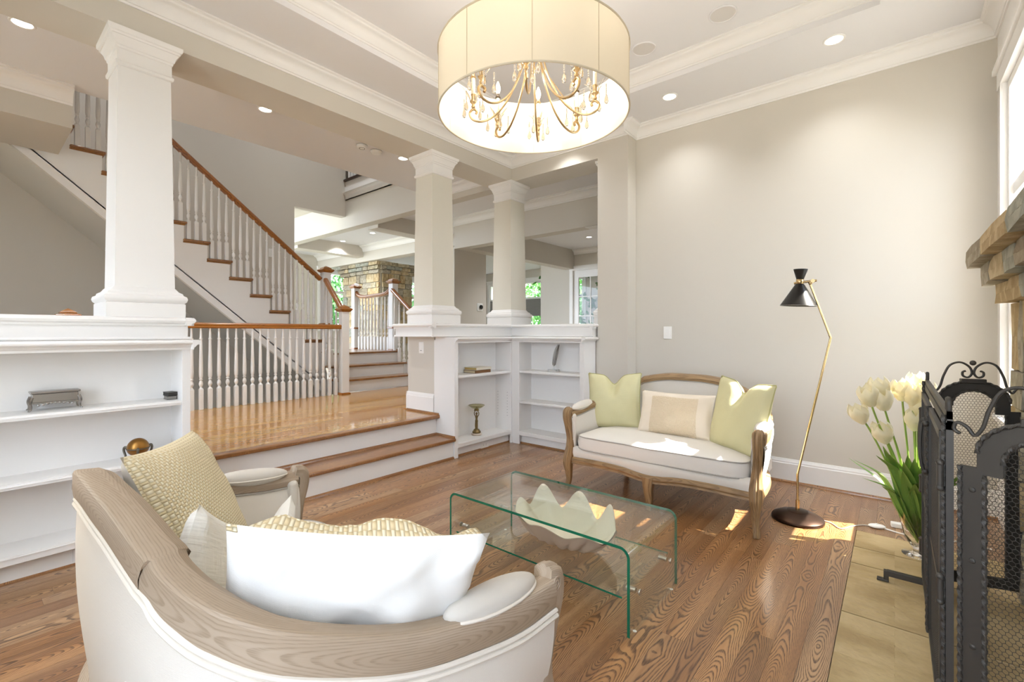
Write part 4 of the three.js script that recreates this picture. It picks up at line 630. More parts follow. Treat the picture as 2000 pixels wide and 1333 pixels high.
// ---------------------------------------------------------------- stone: fireplace, hearth, far chimney
const stoneBump = tex(256, 256, (u, v) => fbm(u * 12, v * 12, 0, 5), false, [3, 3]);
const stoneMottle = (a, b, s) => tex(128, 128, (u, v) => mix3(a, b, sst(0.3, 0.7, fbm(u * 6 + s, v * 6, s, 4)) * 0.8 + 0.2 * hash3(u * 128, v * 128, s)), true, [2.5, 2.5]);
const stoneMats = [[[190, 178, 150], [162, 149, 120]], [[198, 176, 136], [168, 144, 104]], [[174, 172, 157], [144, 144, 130]], [[186, 176, 157], [154, 144, 124]], [[202, 184, 150], [174, 154, 118]], [[166, 154, 132], [138, 125, 104]]].map(([a, b], i) => std({ map: stoneMottle(a, b, i + 1), roughness: 0.9, bumpMap: stoneBump, bumpScale: 0.012 }));
const mMortar = std({ color: 0xb3ab9a, roughness: 1, bumpMap: stoneBump, bumpScale: 0.004 });
function stoneGeo(w, h, d, seed, j = 0.012) {
  const g = new THREE.BoxGeometry(w, h, d, 2, 2, 2), p = g.attributes.position;
  for (let i = 0; i < p.count; i++) { const x = p.getX(i), y = p.getY(i), z = p.getZ(i), c = (Math.abs(x) > w / 2.1) + (Math.abs(y) > h / 2.1) + (Math.abs(z) > d / 2.1); const q = c === 3 ? 0.97 : c === 2 ? 0.99 : 1; p.setXYZ(i, x * q + (hash3(x * 999 + seed * 31, y * 999, z * 999) - 0.5) * j, y * (c === 3 ? 0.97 : 1) + (hash3(x * 999, y * 999 + seed * 17, z * 999 + 5) - 0.5) * j, z * q + (hash3(x * 999 + 9, y * 999, z * 999 + seed * 13) - 0.5) * j); }
  return boxUV(toCreasedNormals(g, 0.5));
}
{
  const t = thing('fireplace', 'fieldstone fireplace with a stepped stone mantel', 'fireplace', [0, 0, 0]), r = rng(61);
  const lay = (name, x0, x1, y0, y1, za, zb, lo, hi) => { let z = za; while (z < zb - 0.01) { let L = lo + r() * (hi - lo); if (zb - z - L < lo * 0.6) L = zb - z; const g = stoneGeo(x1 - x0, y1 - y0 - 0.003, L - 0.004, Math.floor(r() * 1e4), 0.009); const m = mesh(name, g, stoneMats[Math.floor(r() * stoneMats.length)], t); m.position.set((x0 + x1) / 2, (y0 + y1) / 2, z + L / 2); z += L; } };
  lay('mantel_stone', 0.29, 0.516, 1.56, 1.65, -3.45, -1.7, 0.35, 0.7);
  lay('corbel_stone', 0.34, 0.516, 1.462, 1.56, -3.4, -1.75, 0.18, 0.4);
  lay('corbel_stone', 0.39, 0.516, 1.365, 1.462, -3.35, -1.8, 0.15, 0.34);
  let y = 0.001; while (y < 1.36) { let h = 0.12 + r() * 0.14; if (1.365 - y - h < 0.09) h = 1.365 - y; lay('stone', 0.44 - r() * 0.012, 0.516, y, y + h, -3.3 - r() * 0.012, -3.03, 0.12, 0.27); lay('stone', 0.44 - r() * 0.012, 0.516, y, y + h, -2.12, -1.85, 0.12, 0.27); if (y > 0.86 && y < 1.3) lay('stone', 0.44, 0.516, y, y + h, -3.03, -2.12, 0.14, 0.32); y += h; }
  mesh('lintel', boxUV(bb(0.45, 0.516, 0.82, 0.88, -3.03, -2.12)), mIron, t);
  const mSoot = std({ color: 0x1b1917, roughness: 1 });
  mesh('firebox', boxUV(join([bb(0.52, 1.05, -0.02, 0.019, -3.1, -2.05), bb(0.98, 1.05, 0.02, 0.9, -3.1, -2.05), bb(0.708, 0.98, 0.02, 0.9, -3.1, -3.04), bb(0.708, 0.98, 0.02, 0.9, -2.11, -2.05), bb(0.708, 1.05, 0.87, 0.92, -3.1, -2.05)])), mSoot, t);
}
{
  const t = thing('hearth', 'flush tan flagstone hearth in front of the fireplace', 'hearth', [0, 0, 0]);
  const slate = (s) => std({ map: tex(256, 256, (u, v) => mix3([200, 178, 134], [168, 144, 100], sst(0.3, 0.7, fbm(u * 3 + s, v * 5, s, 5)) * 0.8 + 0.2 * fbm(u * 40, v * 20, s, 2)), true, [1.4, 1.4]), roughness: 0.55, bumpMap: stoneBump, bumpScale: 0.004 });
  const ms = [slate(3), slate(7), slate(11)], zs = [-3.547, -3.27, -3.03, -2.474, -1.93, -1.4];
  mesh('bed', boxUV(bb(-0.181, 0.5165, -0.015, -0.004, -3.546, -1.4)), std({ color: 0xc7b48e, roughness: 0.9 }), t);
  for (let i = 0; i + 1 < zs.length; i++) { const split = i % 2 ? 0.2 : 0.515; const add2 = (x0, x1) => mesh('slab', boxUV(rb(x0, x1, -0.012, 0.0006, zs[i] + (i ? 0.008 : 0), zs[i + 1] - 0.008, 0.003, 1)), ms[i % 3], t); if (split < 0.5) { add2(-0.18, split - 0.008); add2(split + 0.008, 0.516); } else add2(-0.18, 0.516); }
}
{ // chimney mass in the far room, dressed with separate stones
  const t = thing('stone_chimney', 'fieldstone chimney with corbelled top in the far room', 'chimney', [0, 0, 0]), r = rng(77);
  const x0 = -11.12, x1 = -9.5, z0 = -7.4, z1 = -6.46, top = 2.93;
  mesh('core', boxUV(bb(x0, x1, HALL, top, z0, z1)), mMortar, t);
  const course = (y, h, o) => {
    let x = x0 - o; while (x < x1 + o - 0.02) { let L = 0.14 + r() * 0.24; if (x1 + o - x - L < 0.1) L = x1 + o - x; const m = mesh('stone', stoneGeo(L - 0.012, h - 0.012, 0.1, Math.floor(r() * 1e4), 0.016), stoneMats[Math.floor(r() * 6)], t); m.position.set(x + L / 2, y + h / 2, z1 + o - 0.02 + r() * 0.012); x += L; }
    let z = z0 - o; while (z < z1 + o - 0.06) { let L = 0.14 + r() * 0.24; if (z1 + o - 0.05 - z - L < 0.1) L = z1 + o - 0.05 - z; const m = mesh('stone', stoneGeo(0.1, h - 0.012, L - 0.012, Math.floor(r() * 1e4), 0.016), stoneMats[Math.floor(r() * 6)], t); m.position.set(x1 + o - 0.02 + r() * 0.012, y + h / 2, z + L / 2); z += L; }
  };
  let y = 0.95; while (y < 2.64) { let h = 0.12 + r() * 0.12; if (2.66 - y - h < 0.09) h = 2.66 - y; course(y, h, 0.0); y += h; }
  course(2.66, 0.09, 0.05); course(2.75, 0.09, 0.09); course(2.84, 0.09, 0.13);
}
// ---------------------------------------------------------------- wrought iron fire screen
{
  const t = thing('fire_screen', 'black wrought iron folding fire screen with hexagonal mesh', 'fire screen', [0, 0, 0]);
  const mScreen = std({ color: 0x4a4743, metalness: 0.45, roughness: 0.5 });
  const rope = (pts, n) => sweep(pts.length > 2 ? curve(pts, n) : Array.from({ length: n + 1 }, (_, i) => pts[0].clone().lerp(pts[1], i / n)), Array.from({ length: 10 }, (_, i) => { const th = -i / 10 * 2 * Math.PI, rr = 0.0056 * (1 + 0.24 * Math.cos(2 * th)); return [rr * Math.cos(th), rr * Math.sin(th)]; }), { up: V(0, 0, 1), twist: 120, crease: 1.2 });
  const wires = (inside, x0, x1, y0, y1, s) => { const parts = [], w = s / Math.sqrt(3); const seg = (ax, ay, bx, by) => { const mx = (ax + bx) / 2, my = (ay + by) / 2; if (!inside(mx, my)) return; const L = Math.hypot(bx - ax, by - ay), a = Math.atan2(by - ay, bx - ax), g = new THREE.CylinderGeometry(0.0008, 0.0008, L, 3, 1, true); g.rotateZ(a - Math.PI / 2); g.translate(mx, my, 0); parts.push(g); }; let row = 0; for (let y = y0; y < y1; y += w * 1.5, row++) for (let x = x0 + (row % 2) * s / 2; x < x1; x += s) { seg(x, y + w, x + s / 2, y + w / 2); seg(x + s / 2, y + w / 2, x + s / 2, y - w / 2); seg(x + s / 2, y - w / 2, x, y - w); } return join(parts); };
  const a = 0.163, b = 0.05, sh = 0.86;
  const arch = (ins) => { const aa = a - ins, q = [[-aa, b + ins], [-aa, sh - ins * 0.3], [-aa + 0.035, sh - ins * 0.3], [-aa + 0.035, sh + 0.04 - ins * 0.4]]; const rx = aa - 0.035, ry = 0.095 - ins * 0.45, cy = sh + 0.04 - ins * 0.4; for (let i = 1; i < 24; i++) { const an = Math.PI - i / 24 * Math.PI; q.push([rx * Math.cos(an), cy + ry * Math.sin(an)]); } q.push([aa - 0.035, sh + 0.04 - ins * 0.4], [aa - 0.035, sh - ins * 0.3], [aa, sh - ins * 0.3], [aa, b + ins]); return q; };
  const outer = arch(0), inner = arch(0.05);
  const frame = (() => { const s = new THREE.Shape(outer.map(([x, y]) => new THREE.Vector2(x, y))); s.holes.push(new THREE.Path(inner.map(([x, y]) => new THREE.Vector2(x, y)))); return new THREE.ExtrudeGeometry(s, { depth: 0.006, bevelEnabled: true, bevelSize: 0.0015, bevelThickness: 0.0015, bevelSegments: 1 }).translate(0, 0, -0.003); })();
  const poly = inner; const inside = (x, y) => { let c = false; for (let i = 0, j = poly.length - 1; i < poly.length; j = i++) if ((poly[i][1] > y) !== (poly[j][1] > y) && x < (poly[j][0] - poly[i][0]) * (y - poly[i][1]) / (poly[j][1] - poly[i][1]) + poly[i][0]) c = !c; return c; };
  const hex = wires(inside, -a, a, b, 1.0, 0.0125);
  const scroll = (s) => { const q = []; for (let i = 0; i <= 14; i++) { const an = i / 14 * 1.6 * Math.PI, r = 0.008 + 0.016 * i / 14; q.push([s * (0.055 - r * Math.cos(an)), 1.03 + 0.012 + r * Math.sin(an)]); } return q; };
  const orn = () => { const parts = []; for (const s of [-1, 1]) { parts.push(tube([[s * 0.165, 0.945, 0], [s * 0.178, 0.955, 0], [s * 0.172, 0.975, 0], [s * 0.15, 0.965, 0], [s * 0.135, 0.945, 0], [s * 0.12, 0.965, 0], [s * 0.105, 1.02, 0], [s * 0.08, 1.07, 0], [s * 0.045, 1.082, 0], [s * 0.012, 1.06, 0], [s * 0.004, 1.03, 0], [s * 0.018, 1.012, 0], [s * 0.036, 1.02, 0], [s * 0.036, 1.038, 0], [s * 0.026, 1.042, 0]].map(([x, y, z]) => [x, y, z]), 0.0048, 70, 6)); } parts.push(new THREE.SphereGeometry(0.012, 12, 10).translate(0, 1.08, 0)); parts.push(rb(-0.045, 0.045, 0.985, 1.006, -0.012, 0.012, 0.003, 1)); return join(parts); };
  const ornG = orn();
  const side = (p0, p1, flip) => {
    const g = new THREE.Group(); g.name = 'side_panel'; const mx = (p0[0] + p1[0]) / 2, mz = (p0[1] + p1[1]) / 2, ang = Math.atan2(-(p1[1] - p0[1]), p1[0] - p0[0]); g.position.set(mx, 0, mz); g.rotation.y = ang; t.add(g);
    mesh('frame', frame, mScreen, g);
    const m = mesh('wire_mesh', hex, mScreen, g); m.userData.kind = 'stuff';
    mesh('rope_border', join([rope([V(-a, b, 0.005), V(-a, sh, 0.005)], 160), rope(outer.slice(3, -3).map(([x, y]) => V(x, y, 0.005)), 120), rope([V(a, b, 0.005), V(a, sh, 0.005)], 160)]), mScreen, g);
    mesh('rope_border', join([rope([V(-a + 0.05, b + 0.05, 0.005), V(-a + 0.05, sh - 0.015, 0.005)], 150), rope(inner.slice(3, -3).map(([x, y]) => V(x, y, 0.005)), 100), rope([V(a - 0.05, b + 0.05, 0.005), V(a - 0.05, sh - 0.015, 0.005)], 150)]), mScreen, g);
    mesh('scroll_crest', ornG, mScreen, g);
    for (const y of [0.15, 0.38, 0.61, 0.8]) for (const s of [-1, 1]) mesh('rivet', new THREE.SphereGeometry(0.0075, 10, 6).scale(1, 1, 0.5).translate(s * (a - 0.025), y, 0.005), mScreen, g);
  };
  side([0.125, -2.97], [0.435, -3.06]); side([0.135, -1.75], [0.435, -1.6]);
  // centre pair of doors, seen almost edge-on
  const g = new THREE.Group(); g.name = 'centre_panel'; g.position.set(0.118, 0, -2.355); g.rotation.y = Math.PI / 2; t.add(g);
  const w = 0.595;
  mesh('frame', join([bb(-w, w, 0.95, 0.975, -0.008, 0.008), bb(-w, w, 0.05, 0.075, -0.008, 0.008), bb(-w, -w + 0.025, 0.05, 0.97, -0.008, 0.008), bb(w - 0.025, w, 0.05, 0.97, -0.008, 0.008), bb(-w, w, 0.98, 1.0, -0.006, 0.006), bb(-w, -w + 0.02, 0.97, 1.0, -0.006, 0.006), bb(w - 0.02, w, 0.97, 1.0, -0.006, 0.006)]), mScreen, g);
  for (const s of [-1, 1]) {
    mesh('door', join([bb(s * 0.006, s * 0.03, 0.085, 0.94, -0.02, -0.008), bb(s * (w - 0.05), s * (w - 0.028), 0.085, 0.94, -0.02, -0.008), bb(s * 0.006, s * (w - 0.03), 0.915, 0.94, -0.02, -0.008), bb(s * 0.006, s * (w - 0.03), 0.085, 0.11, -0.02, -0.008), bb(s * 0.006, s * (w - 0.03), 0.45, 0.465, -0.016, -0.01)]), mScreen, g);
    mesh('rope_border', join([rope([V(s * (w - 0.01), 0.05, -0.012), V(s * (w - 0.01), 0.99, -0.012)], 180), rope([V(s * 0.018, 0.09, -0.022), V(s * 0.018, 0.94, -0.022)], 160)]), mScreen, g);
    mesh('handle', join([tube([[s * 0.045, 0.88, -0.02], [s * 0.045, 0.885, -0.035], [s * 0.045, 0.86, -0.042], [s * 0.045, 0.74, -0.042], [s * 0.045, 0.71, -0.036], [s * 0.045, 0.7, -0.03]], 0.0055, 24, 7), new THREE.SphereGeometry(0.011, 10, 8).translate(s * 0.045, 0.88, -0.03), new THREE.SphereGeometry(0.01, 10, 8).translate(s * 0.045, 0.7, -0.03)]), mScreen, g);
    for (const y of [0.2, 0.5, 0.82]) mesh('hinge', join([straight([s * (w - 0.004), y - 0.03, -0.02], [s * (w - 0.004), y + 0.03, -0.02], 0.008, 8), new THREE.SphereGeometry(0.01, 8, 6).translate(s * (w - 0.004), y + 0.035, -0.02), new THREE.SphereGeometry(0.01, 8, 6).translate(s * (w - 0.004), y - 0.035, -0.02)]), mScreen, g);
    mesh('finial', tube([[s * (w - 0.03), 1.0, 0], [s * (w - 0.03), 1.025, 0], [s * (w - 0.055), 1.03, 0], [s * (w - 0.055), 1.0, 0]], 0.007, 16, 7), mScreen, g);
    const m = mesh('wire_mesh', wires((x, y) => true, Math.min(s * 0.03, s * (w - 0.05)), Math.max(s * 0.03, s * (w - 0.05)), 0.11, 0.915, 0.0125).translate(0, 0, -0.012), mScreen, g); m.userData.kind = 'stuff';
  }
  for (const z of [-2.91, -1.8]) mesh('foot', join([rb(-0.03, 0.2, 0.03, 0.058, z - 0.012, z + 0.012, 0.003, 1), rb(-0.042, -0.022, 0.004, 0.056, z - 0.012, z + 0.012, 0.003, 1), rb(-0.068, -0.022, 0.001, 0.012, z - 0.014, z + 0.014, 0.003, 1), rb(0.19, 0.2, 0.001, 0.05, z - 0.012, z + 0.012, 0.003, 1)]), mScreen, t);
}
// ---------------------------------------------------------------- vase of tulips
{
  const vx = 0.092, vz = -3.36;
  const v = thing('glass_vase', 'tall clear glass vase on the hearth behind the fire screen', 'vase', [vx, 0.001, vz]);
  const mVase = phys({ color: 0xffffff, roughness: 0, transmission: 1, ior: 1.45, thickness: 0.003 });
  mesh('body', lathe([[0.0, 0.0], [0.062, 0.0], [0.063, 0.005], [0.02, 0.012], [0.012, 0.03], [0.03, 0.055], [0.055, 0.11], [0.075, 0.2], [0.082, 0.3], [0.083, 0.34], [0.08, 0.34], [0.079, 0.3], [0.072, 0.2], [0.052, 0.112], [0.02, 0.06], [0, 0.05]], 40), mVase, v);
  const mPetal = phys({ color: 0xfdf6da, roughness: 0.6, transmission: 0.42, thickness: 0, side: THREE.DoubleSide }), mStem = std({ color: 0x93ad4e, roughness: 0.6 }), mLeaf = phys({ color: 0x80a44a, roughness: 0.5, transmission: 0.2, thickness: 0, side: THREE.DoubleSide });
  const petal = (seed) => { const g = new THREE.PlaneGeometry(1, 1, 6, 8), p = g.attributes.position; for (let i = 0; i < p.count; i++) { const a = p.getX(i) * 2, f = p.getY(i) + 0.5; const wd = 0.036 * Math.pow(Math.sin(Math.PI * Math.min(0.97, 0.12 + f * 0.86)), 0.75), rr = 0.006 + 0.03 * Math.sin(Math.PI * Math.min(0.86, 0.06 + f * 0.72)); const an = a * wd / 0.034 * 0.85; p.setXYZ(i, Math.sin(an) * rr, f * 0.082 + 0.004 * a * a * 0 - 0.006 * a * a * f, Math.cos(an) * rr + 0.002 * Math.sin(f * 9 + seed)); } g.computeVertexNormals(); return g; };
  const pg = [petal(1), petal(4)];
  const heads = [[[-0.139, 0.772, -3.072], 'drooping farthest to the left'], [[-0.103, 0.864, -3.101], 'second from the left near the top'], [[-0.061, 0.897, -3.18], 'tucked behind the pair at upper left'], [[-0.047, 0.846, -3.128], 'in front of the upper left pair'], [[-0.043, 0.671, -3.132], 'hanging lowest over the leaves'], [[0.029, 0.892, -3.231], 'at the left of the upper right cluster'], [[0.072, 0.873, -3.23], 'in the middle of the upper right cluster'], [[0.095, 0.924, -3.31], 'standing highest of all'], [[0.13, 0.886, -3.32], 'half hidden at the right edge beside the screen'], [[0.1, 0.812, -3.262], 'below the upper right cluster'], [[0.083, 0.739, -3.237], 'lowest at the right beside the screen']];
  const r = rng(91);
  heads.forEach(([h, where], i) => {
    const base = V(vx + (r() - 0.5) * 0.03, 0.075 + r() * 0.03, vz + (r() - 0.5) * 0.03), H = V(...h), t = thing('tulip', 'white tulip ' + where, 'tulip', [base.x, base.y, base.z], 0, 'white tulips in the vase');
    const d = H.clone().sub(base), droop = i === 0 || i === 4 ? 0.1 : 0.03, n = V(vx, 0, vz); const mid = d.clone().multiplyScalar(0.55); mid.y += 0.06; const tip = d.clone(); const pre = d.clone().multiplyScalar(0.86); pre.y += droop * 0.35;
    const pts = [V(0, 0, 0), mid.clone().multiplyScalar(0.5).add(V(0, 0.01, 0)), mid, pre, tip]; mesh('stem', tube(pts, 0.0048, 24, 7), mStem, t);
    const dir = tip.clone().sub(pre).normalize().lerp(V(0, 1, 0), 0.25).normalize(); const b = new THREE.Group(); b.name = 'bloom'; b.position.copy(tip).addScaledVector(dir, -0.038); b.quaternion.setFromUnitVectors(V(0, 1, 0), dir); const sc = 1.25 + r() * 0.18; b.scale.set(sc * 0.98, sc * 1.08, sc * 0.98); t.add(b);
    for (let k = 0; k < 6; k++) { const q = mesh('petal', pg[k % 2], mPetal, b); q.rotation.y = k / 6 * 2 * Math.PI + i; q.scale.setScalar(k % 2 ? 0.93 : 1); }
    // one or two strap leaves
    const nl = i % 3 === 2 ? 1 : 2;
    for (let k = 0; k < nl; k++) {
      const out = d.clone().setY(0).normalize().applyAxisAngle(V(0, 1, 0), (r() - 0.5) * 1.6), L = 0.34 + r() * 0.2, lp = [V(0, 0.02, 0), out.clone().multiplyScalar(L * 0.16).setY(L * 0.35), out.clone().multiplyScalar(L * 0.34).setY(L * 0.72), out.clone().multiplyScalar(L * (0.52 + r() * 0.25)).setY(L * (0.95 + (r() - 0.5) * 0.2))];
      const c = curve(lp, 16); mesh('leaf', sweep(c, [[-0.036, 0.01], [-0.018, 0.001], [0, -0.004], [0.018, 0.001], [0.036, 0.01]], { ring: false, up: V(out.x, 0.3, out.z), scale: (f) => Math.max(0.03, Math.pow(Math.sin(Math.PI * Math.min(1, 0.12 + f * 0.88)), 0.8)) }), mLeaf, t);
    }
  });
}
// ---------------------------------------------------------------- things on the shelves
{
  const t = thing('silver_casket', 'small silver casket on four legs on the upper left shelf', 'box', [-3.43, 0.816, -0.325], Math.PI / 2);
  mesh('body', join([rb(-0.088, 0.088, 0.042, 0.088, -0.036, 0.036, 0.004), rb(-0.092, 0.092, 0.036, 0.044, -0.04, 0.04, 0.003)]), mSilver, t);
  mesh('lid', rb(-0.096, 0.096, 0.088, 0.1, -0.043, 0.043, 0.005), mSilver, t);
  for (const x of [-1, 1]) for (const z of [-1, 1]) mesh('leg', sweep(curve([[x * 0.088, 0.07, z * 0.035], [x * 0.096, 0.045, z * 0.04], [x * 0.092, 0.02, z * 0.038], [x * 0.096, 0.004, z * 0.041], [x * 0.102, 0.003, z * 0.045]], 14), circle(0.006, 7), { up: V(1, 0, 0.3), scale: (f) => 1.3 - 0.6 * f }), mSilver, t);
  const ap = []; for (let i = 0; i < 9; i++) ap.push(new THREE.SphereGeometry(0.007, 8, 6).scale(1, 0.8, 0.4).translate(-0.064 + i * 0.016, 0.034 - 0.005 * Math.cos(i * 0.78), 0.039)); const o = mesh('beaded_apron', join(ap), mSilver, t); o.userData.kind = 'stuff';
}
{
  for (const [i, lab, c] of [[0, 'lower small dark book at the end of the left shelf', 0x8b8680], [1, 'upper small black book at the end of the left shelf', 0x3a3734]]) {
    const t = thing('book', lab, 'book', [-3.4, 0.816 + i * 0.023, -0.825], Math.PI / 2 + 0.12 * i, 'stacked dark books');
    mesh('cover', join([rb(-0.026, 0.024, 0, 0.003, -0.04, 0.04, 0.001, 1), rb(-0.026, 0.024, 0.019, 0.022, -0.04, 0.04, 0.001, 1), rb(0.021, 0.024, 0, 0.022, -0.04, 0.04, 0.001, 1)]), std({ color: i ? 0x1c1a19 : 0x45413d, roughness: 0.4 }), t); mesh('pages', bb(-0.024, 0.021, 0.003, 0.019, -0.038, 0.038), std({ color: c, roughness: 0.6, metalness: 0.3 }), t);
  }
}
{
  const t = thing('egg_dish', 'bronze egg-shaped lidded dish on three legs', 'dish', [-3.36, 0.485, -0.66], 0.3);
  const mB = std({ color: 0x8a5f30, metalness: 0.9, roughness: 0.32 }), mP = std({ color: 0x6b655a, metalness: 0.9, roughness: 0.4 });
  mesh('lid', new THREE.SphereGeometry(0.052, 32, 12, 0, 2 * Math.PI, 0, Math.PI / 2).scale(1, 1.05, 1).translate(0, 0.072, 0), std({ color: 0x9a7038, metalness: 0.9, roughness: 0.36 }), t);
  mesh('bowl', new THREE.SphereGeometry(0.051, 32, 12, 0, 2 * Math.PI, Math.PI / 2, Math.PI / 2).scale(1, 0.85, 1).translate(0, 0.068, 0), mB, t);
  mesh('rim', new THREE.TorusGeometry(0.053, 0.003, 8, 40).rotateX(Math.PI / 2).translate(0, 0.07, 0), mP, t);
  for (let k = 0; k < 3; k++) { const a = k / 3 * 2 * Math.PI + 0.5, c = Math.cos(a), s = Math.sin(a); mesh('leg', sweep(curve([[c * 0.053, 0.07, s * 0.053], [c * 0.068, 0.076, s * 0.068], [c * 0.074, 0.06, s * 0.074], [c * 0.064, 0.025, s * 0.064], [c * 0.066, 0.006, s * 0.066], [c * 0.074, 0.004, s * 0.074]], 20), circle(0.0055, 7), { up: V(-s, 0.1, c), scale: (f) => 1.4 - 0.7 * f }), mP, t); }
}
{
  const spec = [['lower tan hardback lying on the corner shelf', 0, 0.03, 0xb08a4c, 0xdfceac], ['upper cream hardback lying on the corner shelf', 0.031, 0.028, 0xe9e0cc, 0xd2b36a]];
  for (const [lab, y, h, c, pc] of spec) { const t = thing('book', lab, 'book', [-3.41, 0.8 + y, -3.52 - y * 0.4], Math.PI / 2 + (y ? 0.05 : 0), 'books on the corner shelf'); const W = 0.12, D = 0.085; mesh('cover', join([rb(-W, W, 0, 0.004, -D, D, 0.0015, 1), rb(-W, W, h - 0.004, h, -D, D, 0.0015, 1), rb(-W, W, 0, h, D - 0.004, D, 0.0015, 1)]), std({ color: y ? c : 0x7b5430, roughness: 0.5 }), t); mesh('pages', bb(-W + 0.004, W - 0.004, 0.004, h - 0.004, -D + 0.004, D - 0.004), std({ color: y ? 0xd9bd78 : 0xe6d7b4, roughness: 0.8 }), t); }
}
{
  const t = thing('compote', 'bronze figure holding up a shallow glass bowl on the bottom shelf', 'compote', [-3.4, 0.14, -3.5]);
  const mB = std({ color: 0x8a7750, metalness: 0.85, roughness: 0.4 }), mMarble = std({ color: 0xd9cbbb, roughness: 0.4 }), mBowl = phys({ color: 0xe4e2c8, roughness: 0.08, transmission: 0.85, thickness: 0, side: THREE.DoubleSide });
  mesh('marble_base', lathe([[0, 0], [0.052, 0], [0.054, 0.018], [0.046, 0.022], [0, 0.022]], 32), mMarble, t);
  mesh('plinth', lathe([[0, 0.022], [0.043, 0.022], [0.046, 0.034], [0.04, 0.044], [0.03, 0.05], [0.034, 0.056], [0.022, 0.064], [0, 0.066]], 32), mB, t);
  const fig = [tube([[0.006, 0.062, 0], [0.008, 0.1, 0], [0.009, 0.135, 0.002]], 0.0085, 10, 8), tube([[-0.006, 0.062, 0.003], [-0.008, 0.1, 0.004], [-0.008, 0.135, 0.002]], 0.0085, 10, 8), lathe([[0.0, 0.125], [0.017, 0.135], [0.018, 0.148], [0.012, 0.168], [0.017, 0.19], [0.018, 0.2], [0.007, 0.208], [0.006, 0.216], [0, 0.218]], 16).scale(1, 1, 0.75), new THREE.SphereGeometry(0.0125, 14, 10).scale(0.9, 1.15, 1).translate(0, 0.226, 0)];
  for (const s of [-1, 1]) fig.push(tube([[s * 0.015, 0.197, 0], [s * 0.031, 0.215, 0.0], [s * 0.032, 0.235, 0], [s * 0.018, 0.258, 0]], 0.0048, 16, 7));
  mesh('figure', join(fig), mB, t);
  mesh('collar', lathe([[0, 0.255], [0.024, 0.256], [0.03, 0.262], [0.024, 0.27], [0.014, 0.276], [0, 0.278]], 24), mB, t);
  mesh('bowl', lathe([[0.0, 0.272], [0.02, 0.274], [0.06, 0.29], [0.085, 0.312], [0.084, 0.315], [0.058, 0.294], [0.02, 0.279], [0, 0.277]], 40), mBowl, t);
  mesh('bowl_rim', new THREE.TorusGeometry(0.0845, 0.0022, 8, 48).rotateX(Math.PI / 2).translate(0, 0.314, 0), mB, t);
}
{
  const t = thing('feather_sculpture', 'silver feather sculpture on a clear block on the upper shelf', 'sculpture', [-2.8, 0.808, -4.06], 0.15);
  mesh('block', rb(-0.055, 0.055, 0, 0.022, -0.03, 0.03, 0.003), phys({ color: 0xf2f1ee, roughness: 0.1, transmission: 0.6, thickness: 0.02 }), t);
  const q = curve([[0, 0.02, 0], [0.0, 0.06, 0], [0.012, 0.13, 0], [0.03, 0.21, 0], [0.055, 0.285, 0]], 40);
  mesh('quill', sweep(q, circle(0.003, 7), { up: V(0, 0, 1), scale: (f) => 1.5 - f }), mSilver, t);
  const barbs = []; for (let i = 9; i < 40; i++) for (const s of [-1, 1]) { const f = (i - 9) / 30, L = 0.034 * Math.pow(Math.sin(Math.PI * Math.min(1, 0.2 + f * 0.72)), 0.6), p = q[i]; barbs.push(straight([p.x, p.y, 0], [p.x + s * L * 0.9 + 0.006, p.y + L * 0.75, s * 0.006], 0.0022, 4)); }
  const b = mesh('barbs', join(barbs), mSilver, t); b.userData.kind = 'stuff';
}
// ---------------------------------------------------------------- plates, detectors, cords
function wallPlate(name, label, cat, pos, turn, w, h, kind) {
  const t = thing(name, label, cat, pos, turn);
  mesh('plate', rb(-w / 2, w / 2, -h / 2, h / 2, 0, 0.006, 0.002), mPlate, t);
  if (kind === 'switch') mesh('rocker', rb(-0.017, 0.017, -0.034, 0.034, 0.005, 0.009, 0.002), mPlate, t);
  if (kind === 'dimmer') for (const x of [-0.0]) { mesh('slider', rb(x - 0.017, x + 0.017, -0.036, 0.036, 0.005, 0.008, 0.002), mPlate, t); mesh('knob', rb(x - 0.012, x + 0.012, -0.032, -0.027, 0.006, 0.011, 0.001), mSlot, t); }
  if (kind === 'outlet') for (const x of [-0.02, 0.02]) { mesh('socket', rb(x - 0.017, x + 0.017, -0.015, 0.015, 0.005, 0.008, 0.003), mPlate, t); for (const y of [-0.005, 0.005]) mesh('slot', bb(x - 0.006, x + 0.002, y - 0.0012, y + 0.0012, 0.0075, 0.0085), mSlot, t); }
  return t;
}
wallPlate('light_switch', 'white rocker light switch on the beige wall above the settee', 'switch', [-1.67, 1.222, ZW + 0.0005], 0, 0.078, 0.118, 'switch');
wallPlate('dimmer_switch', 'white dimmer switch on the stub wall by the hall steps', 'switch', [-3.775, 1.066, -3.0695], 0, 0.075, 0.118, 'dimmer');
wallPlate('wall_outlet', 'white outlet in the toe kick of the long bookcase', 'outlet', [-3.3145, 0.048, -0.44], Math.PI / 2, 0.118, 0.07, 'outlet');
wallPlate('wall_outlet', 'white outlet in the toe kick of the corner bookcase', 'outlet', [-3.3145, 0.048, -3.53], Math.PI / 2, 0.118, 0.07, 'outlet');
wallPlate('light_switch', 'white switch on the stairwell wall behind the balusters', 'switch', [-7.599, 2.49, -3.16], Math.PI / 2, 0.075, 0.13, 'switch');
{ const t = thing('thermostat', 'round black thermostat on a white plate on the far wall', 'thermostat', [-6.1995, 1.72, -6.47], Math.PI / 2); mesh('plate', rb(-0.075, 0.075, -0.075, 0.075, 0, 0.01, 0.004), mPlate, t); mesh('dial', new THREE.CylinderGeometry(0.04, 0.042, 0.025, 28).rotateX(Math.PI / 2).translate(0.02, 0, 0.02), mBlack, t); }
